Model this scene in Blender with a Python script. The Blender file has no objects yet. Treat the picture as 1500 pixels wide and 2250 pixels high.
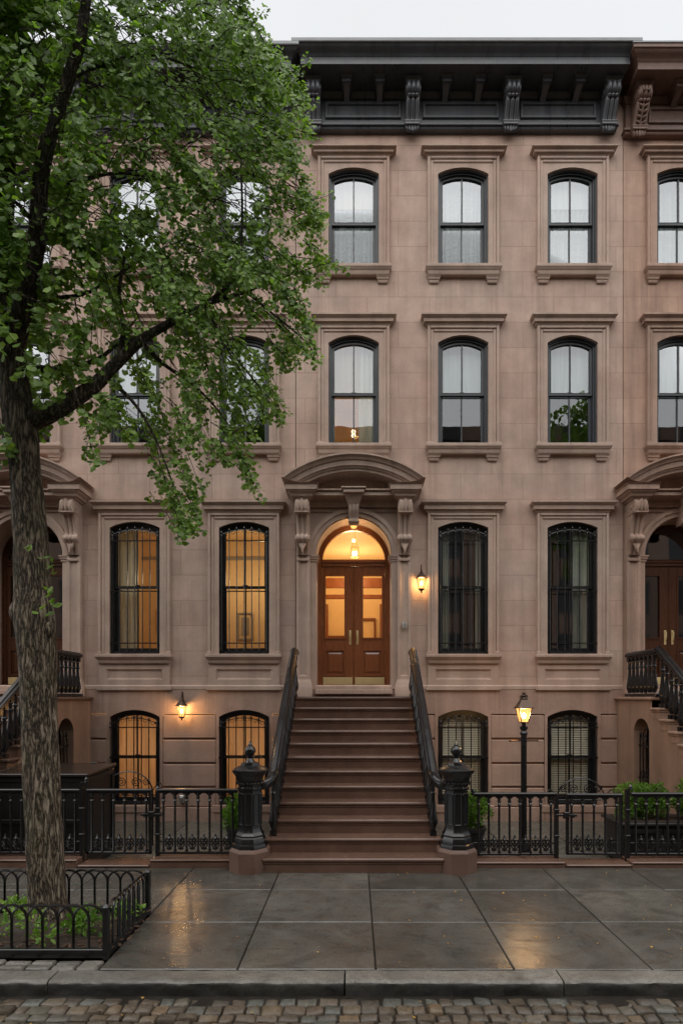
import bpy, bmesh, math, random
from mathutils import Vector, Matrix, noise
R = math.radians
PI = math.pi
rnd = random.Random(7)
scene = bpy.context.scene
COL = scene.collection

# ------------------------------------------------------------------ camera
CAM_H, CAM_D = 2.26, 11.3           # eye height over the pavement, distance to the facades (y = 0)
cam_data = bpy.data.cameras.new("camera")
cam = bpy.data.objects.new("camera", cam_data)
COL.objects.link(cam)
cam.location = (0, -CAM_D, CAM_H)
cam.rotation_euler = (R(90), 0, 0)
cam_data.sensor_fit = 'VERTICAL'
cam_data.sensor_height = 36
cam_data.sensor_width = 24
cam_data.lens = 36 * 1243 / 2250
cam_data.shift_y = 0.18             # rising front, like an architectural shift lens
cam_data.shift_x = -0.0129
cam_data.clip_end = 600
cam_data.clip_start = 0.05
scene.camera = cam


def at(px, py, d):
    """survey helper: a point of the photograph at a measured distance d, in metres"""
    s = 1243 / d
    return Vector(((px - 779) / s, d - CAM_D, CAM_H - (py - 1530) / s))


# ------------------------------------------------------------------ node helpers
class Nodes:
    def __init__(self, name):
        self.m = bpy.data.materials.new(name)
        self.m.use_nodes = True
        self.t = self.m.node_tree
        self.b = self.t.nodes['Principled BSDF']
        self.out = self.t.nodes['Material Output']

    def n(self, kind, ins=None, **props):
        nd = self.t.nodes.new('ShaderNode' + kind)
        for k, v in props.items():
            setattr(nd, k, v)
        for k, v in (ins or {}).items():
            self.put(nd.inputs[k], v)
        return nd

    def put(self, sock, v):
        if isinstance(v, bpy.types.NodeSocket):
            self.t.links.new(v, sock)
        else:
            if hasattr(sock, 'default_value') and isinstance(v, (tuple, list)) and len(v) == 3 and sock.type == 'RGBA':
                v = (*v, 1)
            sock.default_value = v

    def set(self, **kw):
        for k, v in kw.items():
            self.put(self.b.inputs[k.replace('_', ' ')], v)

    def pos(self):
        return self.n('NewGeometry').outputs['Position']

    def map(self, vec, scale=(1, 1, 1), loc=(0, 0, 0)):
        return self.n('Mapping', {'Vector': vec, 'Scale': scale, 'Location': loc}).outputs[0]

    def noise(self, vec, scale, detail=4, rough=0.55, dist=0.0):
        return self.n('TexNoise', {'Vector': vec, 'Scale': scale, 'Detail': detail, 'Roughness': rough, 'Distortion': dist}).outputs['Fac']

    def ramp(self, fac, stops):
        nd = self.n('ValToRGB', {'Fac': fac})
        el = nd.color_ramp.elements
        while len(el) < len(stops):
            el.new(0.5)
        for e, (p, c) in zip(el, stops):
            e.position = p
            e.color = (*c, 1) if isinstance(c, (tuple, list)) else (c, c, c, 1)
        return nd.outputs[0]

    def mix(self, fac, a, b, mode='MIX'):
        nd = self.n('Mix', data_type='RGBA', blend_type=mode)
        self.put(nd.inputs[0], fac)
        self.put(nd.inputs[6], a)
        self.put(nd.inputs[7], b)
        return nd.outputs[2]

    def math(self, op, a, b=0.0):
        nd = self.n('Math', operation=op)
        self.put(nd.inputs[0], a)
        self.put(nd.inputs[1], b)
        return nd.outputs[0]

    def bump(self, h, strength=0.3, dist=0.02, normal=None):
        ins = {'Height': h, 'Strength': strength, 'Distance': dist}
        if normal is not None:
            ins['Normal'] = normal
        nd = self.n('Bump', ins)
        self.put(self.b.inputs['Normal'], nd.outputs[0])
        return nd.outputs[0]


M = {}


def stone(name, base, alt, joints=True, rough=0.78, stain=0.3, wash=0.0):
    g = Nodes(name)
    p = g.pos()
    big = g.noise(p, 0.55, 5, 0.6)
    mid = g.noise(g.map(p, loc=(4, 3, 9)), 2.6, 5, 0.6)
    fine = g.noise(p, 38, 4, 0.65)
    streak = g.noise(g.map(p, (3.2, 3.2, 0.28)), 1.0, 5, 0.6)
    col = g.mix(g.ramp(big, [(0.34, 0.0), (0.66, 1.0)]), base, alt)
    col = g.mix(1.0, col, g.ramp(mid, [(0.3, 0.86), (0.7, 1.1)]), 'MULTIPLY')
    col = g.mix(1.0, col, g.ramp(fine, [(0.25, 0.9), (0.75, 1.08)]), 'MULTIPLY')
    col = g.mix(stain, col, g.ramp(streak, [(0.36, 0.55), (0.55, 1.0)]), 'MULTIPLY')
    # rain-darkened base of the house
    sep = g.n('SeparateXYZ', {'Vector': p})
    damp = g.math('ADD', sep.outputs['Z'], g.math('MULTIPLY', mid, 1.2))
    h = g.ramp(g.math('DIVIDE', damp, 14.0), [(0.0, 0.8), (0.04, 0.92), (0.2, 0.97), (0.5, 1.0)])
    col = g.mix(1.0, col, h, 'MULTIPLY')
    u = g.math('SUBTRACT', g.math('FRACT', g.math('ADD', g.math('DIVIDE', g.math('ADD', sep.outputs['X'], 0.02), 2.177), 20.5)), 0.5)
    au = g.math('MULTIPLY', g.math('ABSOLUTE', u), 2.177)
    col_m = g.ramp(au, [(0.42, 0.25), (0.66, 1.0), (0.78, 0.9), (0.86, 0.0)])
    drip = g.ramp(g.noise(g.map(p, (17, 1, 0.35)), 1.0, 4, 0.6), [(0.4, 0.0), (0.62, 1.0)])
    for zt in (10.55, 7.0, 2.42):
        below = g.ramp(g.math('DIVIDE', g.math('SUBTRACT', zt, sep.outputs['Z']), 1.5), [(0.0, 0.0), (0.01, 1.0), (0.4, 0.5), (0.8, 0.0)])
        fac = g.math('MULTIPLY', g.math('MULTIPLY', below, drip), g.math('MULTIPLY', col_m, 0.42))
        col = g.mix(fac, col, g.mix(1.0, col, (0.5, 0.47, 0.45), 'MULTIPLY'))
    height = g.math('MULTIPLY', fine, 0.25)
    if joints:
        v = g.n('CombineXYZ', {'X': sep.outputs['X'], 'Y': sep.outputs['Z']})
        v = g.map(v.outputs[0], loc=(0.37, -9.73 + 0.505 * 40, 0))
        br = g.n('TexBrick', {'Vector': v, 'Color1': (0.93, 0.92, 0.92), 'Color2': (1.06, 1.06, 1.05), 'Mortar': (0.66, 0.63, 0.61), 'Scale': 1.0,
                              'Mortar Size': 0.006, 'Mortar Smooth': 0.3, 'Bias': 0.0, 'Brick Width': 1.24, 'Row Height': 0.505}, offset=0.5, offset_frequency=2)
        col = g.mix(0.9, col, br.outputs['Color'], 'MULTIPLY')
        height = g.math('SUBTRACT', height, g.math('MULTIPLY', br.outputs['Fac'], 0.6))
    g.set(Base_Color=col, Roughness=rough, Specular_IOR_Level=0.35)
    g.bump(height, 0.35, 0.02)
    M[name] = g.m


def plain(name, col, rough=0.5, metal=0.0, var=0.12, scale=14, bump=0.1, spec=0.5, coat=0.0, stretch=(1, 1, 1)):
    g = Nodes(name)
    p = g.map(g.pos(), stretch)
    a = g.noise(p, scale, 5, 0.6)
    b = g.noise(p, scale * 0.13, 3, 0.5)
    f = g.mix(0.5, g.ramp(a, [(0.3, 1 - var), (0.7, 1 + var)]), g.ramp(b, [(0.3, 1 - 1.4 * var), (0.7, 1 + 1.4 * var)]), 'MIX')
    c = g.mix(1.0, col, f, 'MULTIPLY')
    g.set(Base_Color=c, Metallic=metal, Specular_IOR_Level=spec, Coat_Weight=coat,
          Roughness=g.ramp(b, [(0.3, max(0.02, rough * 0.75)), (0.7, min(1, rough * 1.25))]))
    if bump:
        g.bump(a, bump, 0.01)
    M[name] = g.m


def emit(name, col, strength):
    g = Nodes(name)
    g.set(Base_Color=(0.8, 0.7, 0.5), Emission_Color=col, Emission_Strength=strength)
    M[name] = g.m


def glass(name, reflect, tint=(0.9, 0.94, 0.93), rough=0.0, wave=0.0, fres=0.5):
    """thin window glass: lets light and sight through, mirrors the sky and the street"""
    g = Nodes(name)
    tr = g.n('BsdfTransparent', {'Color': tint})
    gl = g.n('BsdfGlossy', {'Color': (0.92, 0.96, 1.0), 'Roughness': rough})
    if wave:
        b = g.n('Bump', {'Height': g.noise(g.pos(), 2.2, 2, 0.4), 'Strength': wave, 'Distance': 0.03})
        g.t.links.new(b.outputs[0], gl.inputs['Normal'])
    fr = g.n('LayerWeight', {'Blend': 0.35})
    fac = g.math('ADD', g.math('MULTIPLY', fr.outputs['Fresnel'], fres), reflect)
    fac = g.math('MINIMUM', fac, 0.95)
    mx = g.n('MixShader', {0: fac, 1: tr.outputs[0], 2: gl.outputs[0]})
    g.t.links.new(mx.outputs[0], g.out.inputs[0])
    M[name] = g.m


def cloth(name, col, trans=0.4, folds=0.0):
    g = Nodes(name)
    p = g.pos()
    c = g.mix(1.0, col, g.ramp(g.noise(g.map(p, (9, 9, 0.6)), 2, 4), [(0.3, 0.82), (0.7, 1.06)]), 'MULTIPLY')
    d = g.n('BsdfDiffuse', {'Color': c})
    t = g.n('BsdfTranslucent', {'Color': c})
    mx = g.n('MixShader', {0: trans, 1: d.outputs[0], 2: t.outputs[0]})
    if folds:
        b = g.n('Bump', {'Height': g.noise(g.map(p, (1, 1, 3)), 3.0, 3, 0.5, 2.0), 'Strength': folds, 'Distance': 0.08})
        g.t.links.new(b.outputs[0], d.inputs['Normal'])
    g.t.links.new(mx.outputs[0], g.out.inputs[0])
    M[name] = g.m


def leafmat(name, dark, light, trans=0.35, rough=0.38):
    g = Nodes(name)
    ri = g.n('NewGeometry').outputs['Random Per Island']
    big = g.noise(g.pos(), 1.1, 3)
    f = g.math('ADD', g.math('MULTIPLY', ri, 0.65), g.math('MULTIPLY', big, 0.4))
    c = g.ramp(f, [(0.1, dark), (0.75, light), (0.97, tuple(min(1, x * y) for x, y in zip(light, (1.5, 1.3, 1.1))))])
    g.set(Base_Color=c, Roughness=rough, Specular_IOR_Level=0.32)
    t = g.n('BsdfTranslucent', {'Color': g.mix(1.0, c, (1.3, 1.5, 0.5), 'MULTIPLY')})
    mx = g.n('MixShader', {0: trans, 1: g.b.outputs[0], 2: t.outputs[0]})
    g.t.links.new(mx.outputs[0], g.out.inputs[0])
    M[name] = g.m


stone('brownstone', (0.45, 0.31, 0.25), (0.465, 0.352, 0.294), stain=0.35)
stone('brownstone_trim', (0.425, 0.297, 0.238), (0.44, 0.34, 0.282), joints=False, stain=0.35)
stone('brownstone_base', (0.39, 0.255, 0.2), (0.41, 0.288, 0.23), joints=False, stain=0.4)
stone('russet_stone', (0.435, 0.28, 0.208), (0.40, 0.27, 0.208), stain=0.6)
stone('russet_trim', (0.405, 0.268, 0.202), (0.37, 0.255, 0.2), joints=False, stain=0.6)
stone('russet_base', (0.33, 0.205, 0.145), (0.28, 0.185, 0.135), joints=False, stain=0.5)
plain('step_stone', (0.13, 0.075, 0.054), 0.24, var=0.3, scale=5, bump=0.12, spec=0.5)
plain('plinth_stone', (0.135, 0.078, 0.056), 0.55, var=0.2, scale=22, bump=0.25)
plain('black_iron', (0.008, 0.008, 0.009), 0.24, var=0.25, scale=30, bump=0.03, spec=0.6)
plain('black_cornice_paint', (0.058, 0.062, 0.07), 0.32, var=0.25, scale=7, bump=0.1, stretch=(6, 1, 0.6))
plain('brown_cornice_paint', (0.15, 0.088, 0.068), 0.55, var=0.3, scale=9, bump=0.2)
plain('lead_flashing', (0.2, 0.21, 0.22), 0.45, var=0.2, scale=5)
plain('grey_frame_paint', (0.033, 0.037, 0.043), 0.4, var=0.15, scale=10, bump=0.05)
plain('black_frame_paint', (0.011, 0.012, 0.013), 0.38, var=0.15, scale=10, bump=0.05)
plain('brass', (0.78, 0.62, 0.32), 0.48, metal=0.7, var=0.12, scale=6)
plain('bronze', (0.09, 0.06, 0.045), 0.4, metal=0.7, var=0.25, scale=20)
plain('steel', (0.45, 0.45, 0.44), 0.35, metal=0.8, var=0.1)
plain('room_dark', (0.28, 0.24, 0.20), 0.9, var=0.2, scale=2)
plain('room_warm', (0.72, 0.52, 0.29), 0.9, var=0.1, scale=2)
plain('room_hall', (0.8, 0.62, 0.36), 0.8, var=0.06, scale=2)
plain('dark_timber', (0.05, 0.025, 0.015), 0.5, var=0.3, stretch=(8, 8, 1), scale=4)
plain('box_paint', (0.012, 0.011, 0.011), 0.42, var=0.3, scale=6, bump=0.15)
plain('box_lid', (0.03, 0.022, 0.018), 0.22, var=0.3, scale=6, bump=0.15)
plain('pot_black', (0.015, 0.015, 0.015), 0.5, var=0.3)
plain('blind_white', (0.72, 0.74, 0.66), 0.6, var=0.05, bump=0)
plain('mirror_plaster', (0.30, 0.22, 0.17), 0.9, var=0.3, scale=1)
def glow_glass(name, col, strength):
    g = Nodes(name)
    e = g.n('Emission', {'Color': col, 'Strength': strength})
    t = g.n('BsdfTransparent')
    mx = g.n('MixShader', {0: 0.55, 1: e.outputs[0], 2: t.outputs[0]})
    g.t.links.new(mx.outputs[0], g.out.inputs[0])
    M[name] = g.m


glow_glass('lamp_glow', (1.0, 0.44, 0.11), 2.6)
emit('bulb_glow', (1.0, 0.66, 0.28), 22)
emit('shade_glow', (1.0, 0.74, 0.42), 3.0)
glass('glass_sky', 0.09, wave=0.02)
glass('glass_high', 0.045, wave=0.02, fres=0.2)
glass('glass_mid', 0.13, wave=0.04)
glass('glass_dark', 0.19, wave=0.03)
glass('glass_clear', 0.04, (1, 0.98, 0.94))
cloth('sheer_white', (0.37, 0.40, 0.40), 0.3, 0.9)
cloth('shade_white', (0.52, 0.56, 0.57), 0.3)
cloth('shade_cream', (0.60, 0.52, 0.43), 0.45)
cloth('drape_pale', (0.75, 0.76, 0.66), 0.3)
cloth('shutter_amber', (0.8, 0.64, 0.47), 0.6)
leafmat('ginkgo_leaf', (0.055, 0.108, 0.022), (0.2, 0.32, 0.07), 0.42, 0.34)
leafmat('shrub_leaf', (0.03, 0.08, 0.015), (0.14, 0.26, 0.04))
leafmat('bright_leaf', (0.07, 0.17, 0.03), (0.25, 0.4, 0.08))
leafmat('dead_leaf', (0.2, 0.08, 0.02), (0.5, 0.3, 0.07), 0.1, 0.5)


def wood_mat(name, a, b, rough=0.25):
    g = Nodes(name)
    p = g.n('TexCoord').outputs['Object']
    w = g.noise(g.map(p, (14, 14, 1.1)), 3, 6, 0.65, 1.2)
    v = g.noise(p, 0.9, 2)
    c = g.mix(g.ramp(w, [(0.3, 0.0), (0.7, 1.0)]), a, b)
    c = g.mix(0.5, c, g.ramp(v, [(0.3, 0.7), (0.7, 1.15)]), 'MULTIPLY')
    g.set(Base_Color=c, Roughness=rough, Coat_Weight=0.3, Coat_Roughness=0.12)
    g.bump(w, 0.06, 0.01)
    M[name] = g.m


wood_mat('mahogany', (0.16, 0.05, 0.019), (0.29, 0.10, 0.038))
wood_mat('mahogany_dark', (0.05, 0.018, 0.009), (0.09, 0.034, 0.016))


def bark_mat():
    g = Nodes('bark')
    p = g.pos()
    warp = g.n('TexNoise', {'Vector': g.map(p, (1, 1, 0.6)), 'Scale': 5.0, 'Detail': 3.0}).outputs['Color']
    q = g.mix(0.03, p, warp, 'LINEAR_LIGHT')
    w = g.noise(g.map(q, (1, 1, 0.16)), 26, 7, 0.7, 0.5)
    ridge = g.math('ABSOLUTE', g.math('SUBTRACT', g.noise(g.map(q, (1, 1, 0.17)), 27, 4, 0.6), 0.5))
    ridge = g.math('MINIMUM', g.math('MULTIPLY', ridge, 7.0), 1.0)
    h = g.math('ADD', g.math('MULTIPLY', w, 0.55), g.math('MULTIPLY', ridge, 0.5))
    c = g.ramp(h, [(0.32, (0.03, 0.022, 0.016)), (0.55, (0.21, 0.165, 0.118)), (0.9, (0.40, 0.335, 0.255))])
    moss = g.ramp(g.noise(p, 2.3, 4), [(0.48, 0.0), (0.68, 0.55)])
    c = g.mix(moss, c, g.mix(0.65, c, (0.055, 0.07, 0.022)))
    sep = g.n('SeparateXYZ', {'Vector': p})
    wet = g.ramp(g.math('DIVIDE', sep.outputs['Z'], 10.0), [(0.3, 1.0), (0.6, 0.3)])   # rain-black limbs higher up
    c = g.mix(1.0, c, wet, 'MULTIPLY')
    g.set(Base_Color=c, Roughness=0.8, Specular_IOR_Level=0.25)
    g.bump(h, 1.0, 0.045)
    M['bark'] = g.m


bark_mat()


def slate_mat(name, a, b, c2, wet=(0.1, 0.42), speck=(0.75, 1.15), fs=60, bs=0.22):
    g = Nodes(name)
    p = g.pos()
    big = g.noise(p, 0.8, 5, 0.6, 0.6)
    mid = g.noise(g.map(p, (1, 2.5, 1)), 4.5, 6, 0.65, 0.8)
    fine = g.noise(p, fs, 5, 0.7)
    ri = g.n('NewGeometry').outputs['Random Per Island']
    c = g.mix(g.ramp(big, [(0.35, 0.0), (0.65, 1.0)]), a, b)
    c = g.mix(g.ramp(mid, [(0.45, 0.0), (0.72, 0.75)]), c, c2)
    c = g.mix(1.0, c, g.ramp(ri, [(0.0, 0.8), (1.0, 1.15)]), 'MULTIPLY')
    c = g.mix(0.6, c, g.ramp(fine, [(0.3, speck[0]), (0.7, speck[1])]), 'MULTIPLY')
    vo = g.n('TexVoronoi', {'Vector': p, 'Scale': 5.5, 'Randomness': 1.0}).outputs['Distance']
    c = g.mix(1.0, c, g.ramp(vo, [(0.045, 0.55), (0.075, 1.0)]), 'MULTIPLY')
    blot = g.noise(g.map(p, loc=(1, 8, 3)), 2.1, 7, 0.72, 1.2)
    c = g.mix(1.0, c, g.ramp(blot, [(0.34, 0.68), (0.5, 1.0), (0.7, 1.22)]), 'MULTIPLY')
    wetf = g.noise(g.map(p, loc=(7, 2, 0)), 1.3, 5, 0.6, 0.4)
    g.set(Base_Color=c, Roughness=g.ramp(g.math('ADD', wetf, g.math('MULTIPLY', mid, 0.35)), [(0.5, wet[0]), (0.82, wet[1])]), Specular_IOR_Level=0.6)
    hh = g.math('ADD', g.math('MULTIPLY', mid, 0.6), g.math('MULTIPLY', fine, 0.22))
    g.bump(hh, bs, 0.02)
    M[name] = g.m


slate_mat('bluestone', (0.066, 0.064, 0.057), (0.118, 0.112, 0.099), (0.085, 0.066, 0.05), (0.05, 0.27), (0.62, 1.25), 42, 0.3)
slate_mat('yard_stone', (0.075, 0.083, 0.07), (0.115, 0.112, 0.096), (0.10, 0.083, 0.064), (0.12, 0.4))
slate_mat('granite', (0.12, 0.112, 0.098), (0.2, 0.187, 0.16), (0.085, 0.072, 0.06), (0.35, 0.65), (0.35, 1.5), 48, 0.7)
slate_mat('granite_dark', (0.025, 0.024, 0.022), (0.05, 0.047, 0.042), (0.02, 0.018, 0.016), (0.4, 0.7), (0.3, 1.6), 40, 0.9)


def cobble_mat():
    g = Nodes('cobble')
    p = g.pos()
    ri = g.n('NewGeometry').outputs['Random Per Island']
    c = g.ramp(ri, [(0.0, (0.085, 0.075, 0.062)), (0.3, (0.13, 0.10, 0.075)), (0.55, (0.10, 0.085, 0.07)), (0.75, (0.11, 0.115, 0.105)), (1.0, (0.17, 0.12, 0.075))])
    f = g.noise(p, 24, 6, 0.7)
    c = g.mix(1.0, c, (0.85, 0.84, 0.8), 'MULTIPLY')
    c = g.mix(0.8, c, g.ramp(f, [(0.3, 0.5), (0.7, 1.3)]), 'MULTIPLY')
    g.set(Base_Color=c, Roughness=g.ramp(g.noise(p, 6, 4), [(0.35, 0.22), (0.7, 0.55)]))
    g.bump(f, 0.5, 0.02)
    M['cobble'] = g.m


cobble_mat()
plain('wet_dirt', (0.022, 0.018, 0.014), 0.4, var=0.35, scale=40, bump=0.5)
plain('soil', (0.03, 0.017, 0.011), 0.85, var=0.5, scale=45, bump=0.9)
plain('mulch', (0.09, 0.05, 0.03), 0.8, var=0.5, scale=30, bump=0.3)
plain('ground_far', (0.05, 0.05, 0.05), 0.7, var=0.2, scale=1)


# ------------------------------------------------------------------ mesh helpers
def _template():
    bm = bmesh.new()
    bmesh.ops.create_cube(bm, size=2)
    bmesh.ops.bevel(bm, geom=bm.edges[:], offset=0.2, segments=1, affect='EDGES', profile=0.5)
    vs = [tuple(v.co) for v in bm.verts]
    fs = [tuple(v.index for v in f.verts) for f in bm.faces]
    bm.free()
    return vs, fs


TV, TF = _template()


def catmull(pts, n=4):
    pts = [Vector(p) for p in pts]
    out = []
    for i in range(len(pts) - 1):
        p0, p1, p2, p3 = pts[max(i - 1, 0)], pts[i], pts[i + 1], pts[min(i + 2, len(pts) - 1)]
        for k in range(n):
            t = k / n
            out.append(0.5 * (2 * p1 + (p2 - p0) * t + (2 * p0 - 5 * p1 + 4 * p2 - p3) * t * t + (3 * p1 - p0 - 3 * p2 + p3) * t ** 3))
    out.append(pts[-1])
    return out


class MB:
    """collects faces of ONE part; build() links them as one mesh object"""
    def __init__(s):
        s.v, s.f, s.mi, s.cur = [], [], [], 0

    def add(s, vs, fs):
        b = len(s.v)
        s.v += [tuple(v) for v in vs]
        for f in fs:
            s.f.append(tuple(i + b for i in f))
            s.mi.append(s.cur)
        return s

    def box(s, x0, x1, y0, y1, z0, z1):
        return s.add([(x, y, z) for x in (x0, x1) for y in (y0, y1) for z in (z0, z1)],
                     [(0, 1, 3, 2), (4, 6, 7, 5), (0, 4, 5, 1), (2, 3, 7, 6), (0, 2, 6, 4), (1, 5, 7, 3)])

    def cbox(s, x0, x1, y0, y1, z0, z1, c=0.01, rot=None, jit=0.0):
        h = ((x1 - x0) / 2, (y1 - y0) / 2, (z1 - z0) / 2)
        m = Vector(((x0 + x1) / 2, (y0 + y1) / 2, (z0 + z1) / 2))
        out = []
        for v in TV:
            q = Vector([math.copysign(hh if abs(a) > 0.9 else max(hh - c, 0), a) for a, hh in zip(v, h)])
            if jit:
                q += Vector([rnd.uniform(-jit, jit) for _ in range(3)])
            if rot is not None:
                q = rot @ q
            out.append(q + m)
        return s.add(out, TF)

    def quad(s, a, b, c, d):
        return s.add([a, b, c, d], [(0, 1, 2, 3)])

    def lathe(s, prof, c=(0, 0, 0), n=12, sx=1, sy=1, a0=0.0):
        vs, fs = [], []
        for r, z in prof:
            for k in range(n):
                a = a0 + 2 * PI * k / n
                vs.append((c[0] + r * math.cos(a) * sx, c[1] + r * math.sin(a) * sy, c[2] + z))
        for i in range(len(prof) - 1):
            for k in range(n):
                fs.append((i * n + k, i * n + (k + 1) % n, (i + 1) * n + (k + 1) % n, (i + 1) * n + k))
        fs.append(tuple(range(n))[::-1])
        fs.append(tuple((len(prof) - 1) * n + k for k in range(n)))
        return s.add(vs, fs)

    def tube(s, path, rad, n=6, closed=False):
        path = [Vector(p) for p in path]
        m = len(path)
        rs = rad if isinstance(rad, (list, tuple)) else [rad] * m
        vs, fs = [], []
        ref = None
        for i, p in enumerate(path):
            if closed:
                t = path[(i + 1) % m] - path[i - 1]
            else:
                t = path[min(i + 1, m - 1)] - path[max(i - 1, 0)]
            t = t.normalized() if t.length > 1e-9 else Vector((0, 0, 1))
            if ref is None:
                ref = t.cross(Vector((0, 1, 0)))
                if ref.length < 0.1:
                    ref = t.cross(Vector((1, 0, 0)))
            u = (ref - t * ref.dot(t)).normalized()
            ref = u
            w = t.cross(u)
            for k in range(n):
                a = 2 * PI * k / n + PI / n
                vs.append(p + (u * math.cos(a) + w * math.sin(a)) * rs[i])
        for i in range(m if closed else m - 1):
            j = (i + 1) % m
            for k in range(n):
                fs.append((i * n + k, i * n + (k + 1) % n, j * n + (k + 1) % n, j * n + k))
        if not closed:
            fs.append(tuple(range(n))[::-1])
            fs.append(tuple((m - 1) * n + k for k in range(n)))
        return s.add(vs, fs)

    def sweep(s, path, prof, side=None):
        """closed profile (across, up) swept along a path; 'across' stays horizontal"""
        path = [Vector(p) for p in path]
        m, n = len(path), len(prof)
        vs, fs = [], []
        for i, p in enumerate(path):
            t = (path[min(i + 1, m - 1)] - path[max(i - 1, 0)]).normalized()
            a = t.cross(Vector((0, 0, 1)))
            a = a.normalized() if a.length > 1e-6 else Vector((1, 0, 0))
            u = a.cross(t).normalized()
            vs += [p + a * q[0] + u * q[1] for q in prof]
        for i in range(m - 1):
            for k in range(n):
                fs.append((i * n + k, i * n + (k + 1) % n, (i + 1) * n + (k + 1) % n, (i + 1) * n + k))
        fs.append(tuple(range(n))[::-1])
        fs.append(tuple((m - 1) * n + k for k in range(n)))
        return s.add(vs, fs)

    def ucorn(s, x0, x1, yf, yb, prof):
        """moulding with mitred returns: prof = (projection, z) from the bottom up, round three sides of x0..x1"""
        vs, fs = [], []
        for p, z in prof:
            vs += [(x0 - p, yb, z), (x0 - p, yf - p, z), (x1 + p, yf - p, z), (x1 + p, yb, z)]
        for i in range(len(prof) - 1):
            for k in range(3):
                fs.append((i * 4 + k, i * 4 + k + 1, i * 4 + 4 + k + 1, i * 4 + 4 + k))
        fs.append((3, 2, 1, 0))
        e = (len(prof) - 1) * 4
        fs.append((e, e + 1, e + 2, e + 3))
        return s.add(vs, fs)

    def ell(s, c, r, rot=None, n=8, m=5):
        vs, fs = [], []
        for i in range(m + 1):
            ph = PI * i / m
            for k in range(n):
                a = 2 * PI * k / n
                q = Vector((r[0] * math.sin(ph) * math.cos(a), r[1] * math.sin(ph) * math.sin(a), r[2] * math.cos(ph)))
                vs.append((rot @ q if rot is not None else q) + Vector(c))
        for i in range(m):
            for k in range(n):
                fs.append((i * n + k, (i + 1) * n + k, (i + 1) * n + (k + 1) % n, i * n + (k + 1) % n))
        return s.add(vs, fs)

    def ring(s, outer, inner, yf, yb):
        """flat band between two equal-length contours (x, z), front yf to back yb; closed contours"""
        n = len(outer)
        vs = [(x, yf, z) for x, z in outer] + [(x, yf, z) for x, z in inner] + [(x, yb, z) for x, z in outer] + [(x, yb, z) for x, z in inner]
        fs = []
        for k in range(n):
            j = (k + 1) % n
            fs += [(k, j, n + j, n + k), (k, 2 * n + k, 2 * n + j, j), (n + k, n + j, 3 * n + j, 3 * n + k)]
        return s.add(vs, fs)

    def poly(s, pts):
        return s.add(pts, [tuple(range(len(pts)))])

    def build(s, name, mats, parent=None, loc=(0, 0, 0), smooth=35, kind=None):
        me = s.mesh(name, mats, smooth)
        return link(name, me, parent, loc, kind)

    def mesh(s, name, mats, smooth=35):
        me = bpy.data.meshes.new(name)
        me.from_pydata(s.v, [], s.f)
        if not isinstance(mats, (list, tuple)):
            mats = [mats]
        for m in mats:
            me.materials.append(M[m])
        if len(mats) > 1:
            me.polygons.foreach_set('material_index', s.mi)
        bm = bmesh.new()
        bm.from_mesh(me)
        bmesh.ops.recalc_face_normals(bm, faces=bm.faces)
        bm.to_mesh(me)
        bm.free()
        if smooth:
            me.polygons.foreach_set('use_smooth', [True] * len(me.polygons))
            me.set_sharp_from_angle(angle=R(smooth))
        me.update()
        return me


def link(name, data, parent=None, loc=(0, 0, 0), kind=None, rz=0.0):
    o = bpy.data.objects.new(name, data)
    COL.objects.link(o)
    o.parent = parent
    o.location = loc
    o.rotation_euler = (0, 0, rz)
    if kind:
        o['kind'] = kind
    return o


def thing(name, label, cat, loc=(0, 0, 0), group=None, rz=0.0):
    o = link(name, None, None, loc, None, rz)
    return tag(o, label, cat, group)


def tag(o, label, cat, group=None):
    o['label'] = label
    o['category'] = cat
    if group:
        o['group'] = group
    return o


CACHE = {}


def shared(key, fn, name, mats, smooth=35):
    k = (key, str(mats))
    if k not in CACHE:
        mb = MB()
        fn(mb)
        CACHE[k] = mb.mesh(name, mats, smooth)
    return CACHE[k]


def lamp(name, loc, power, col=(1, 0.62, 0.28), size=0.04, parent=None):
    l = bpy.data.lights.new(name, 'POINT')
    l.energy, l.color, l.shadow_soft_size = power, col, size
    o = bpy.data.objects.new(name, l)
    COL.objects.link(o)
    o.parent = parent
    o.location = loc
    return o


# arched contours ---------------------------------------------------------------------------
def contour(w, zb, zs, zc, t=0.0, n=12):
    """closed outline (x, z) of an opening with a segmental head, inset by t"""
    r = zc - zs
    rad = (w * w + r * r) / (2 * r)
    cz = zc - rad
    rr, ww = rad - t, w - t
    a = math.asin(min(1, ww / rr))
    pts = [(-ww, zb + t)]
    for k in range(n + 1):
        th = -a + 2 * a * k / n
        pts.append((rr * math.sin(th), cz + rr * math.cos(th)))
    pts.append((ww, zb + t))
    return pts


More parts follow.
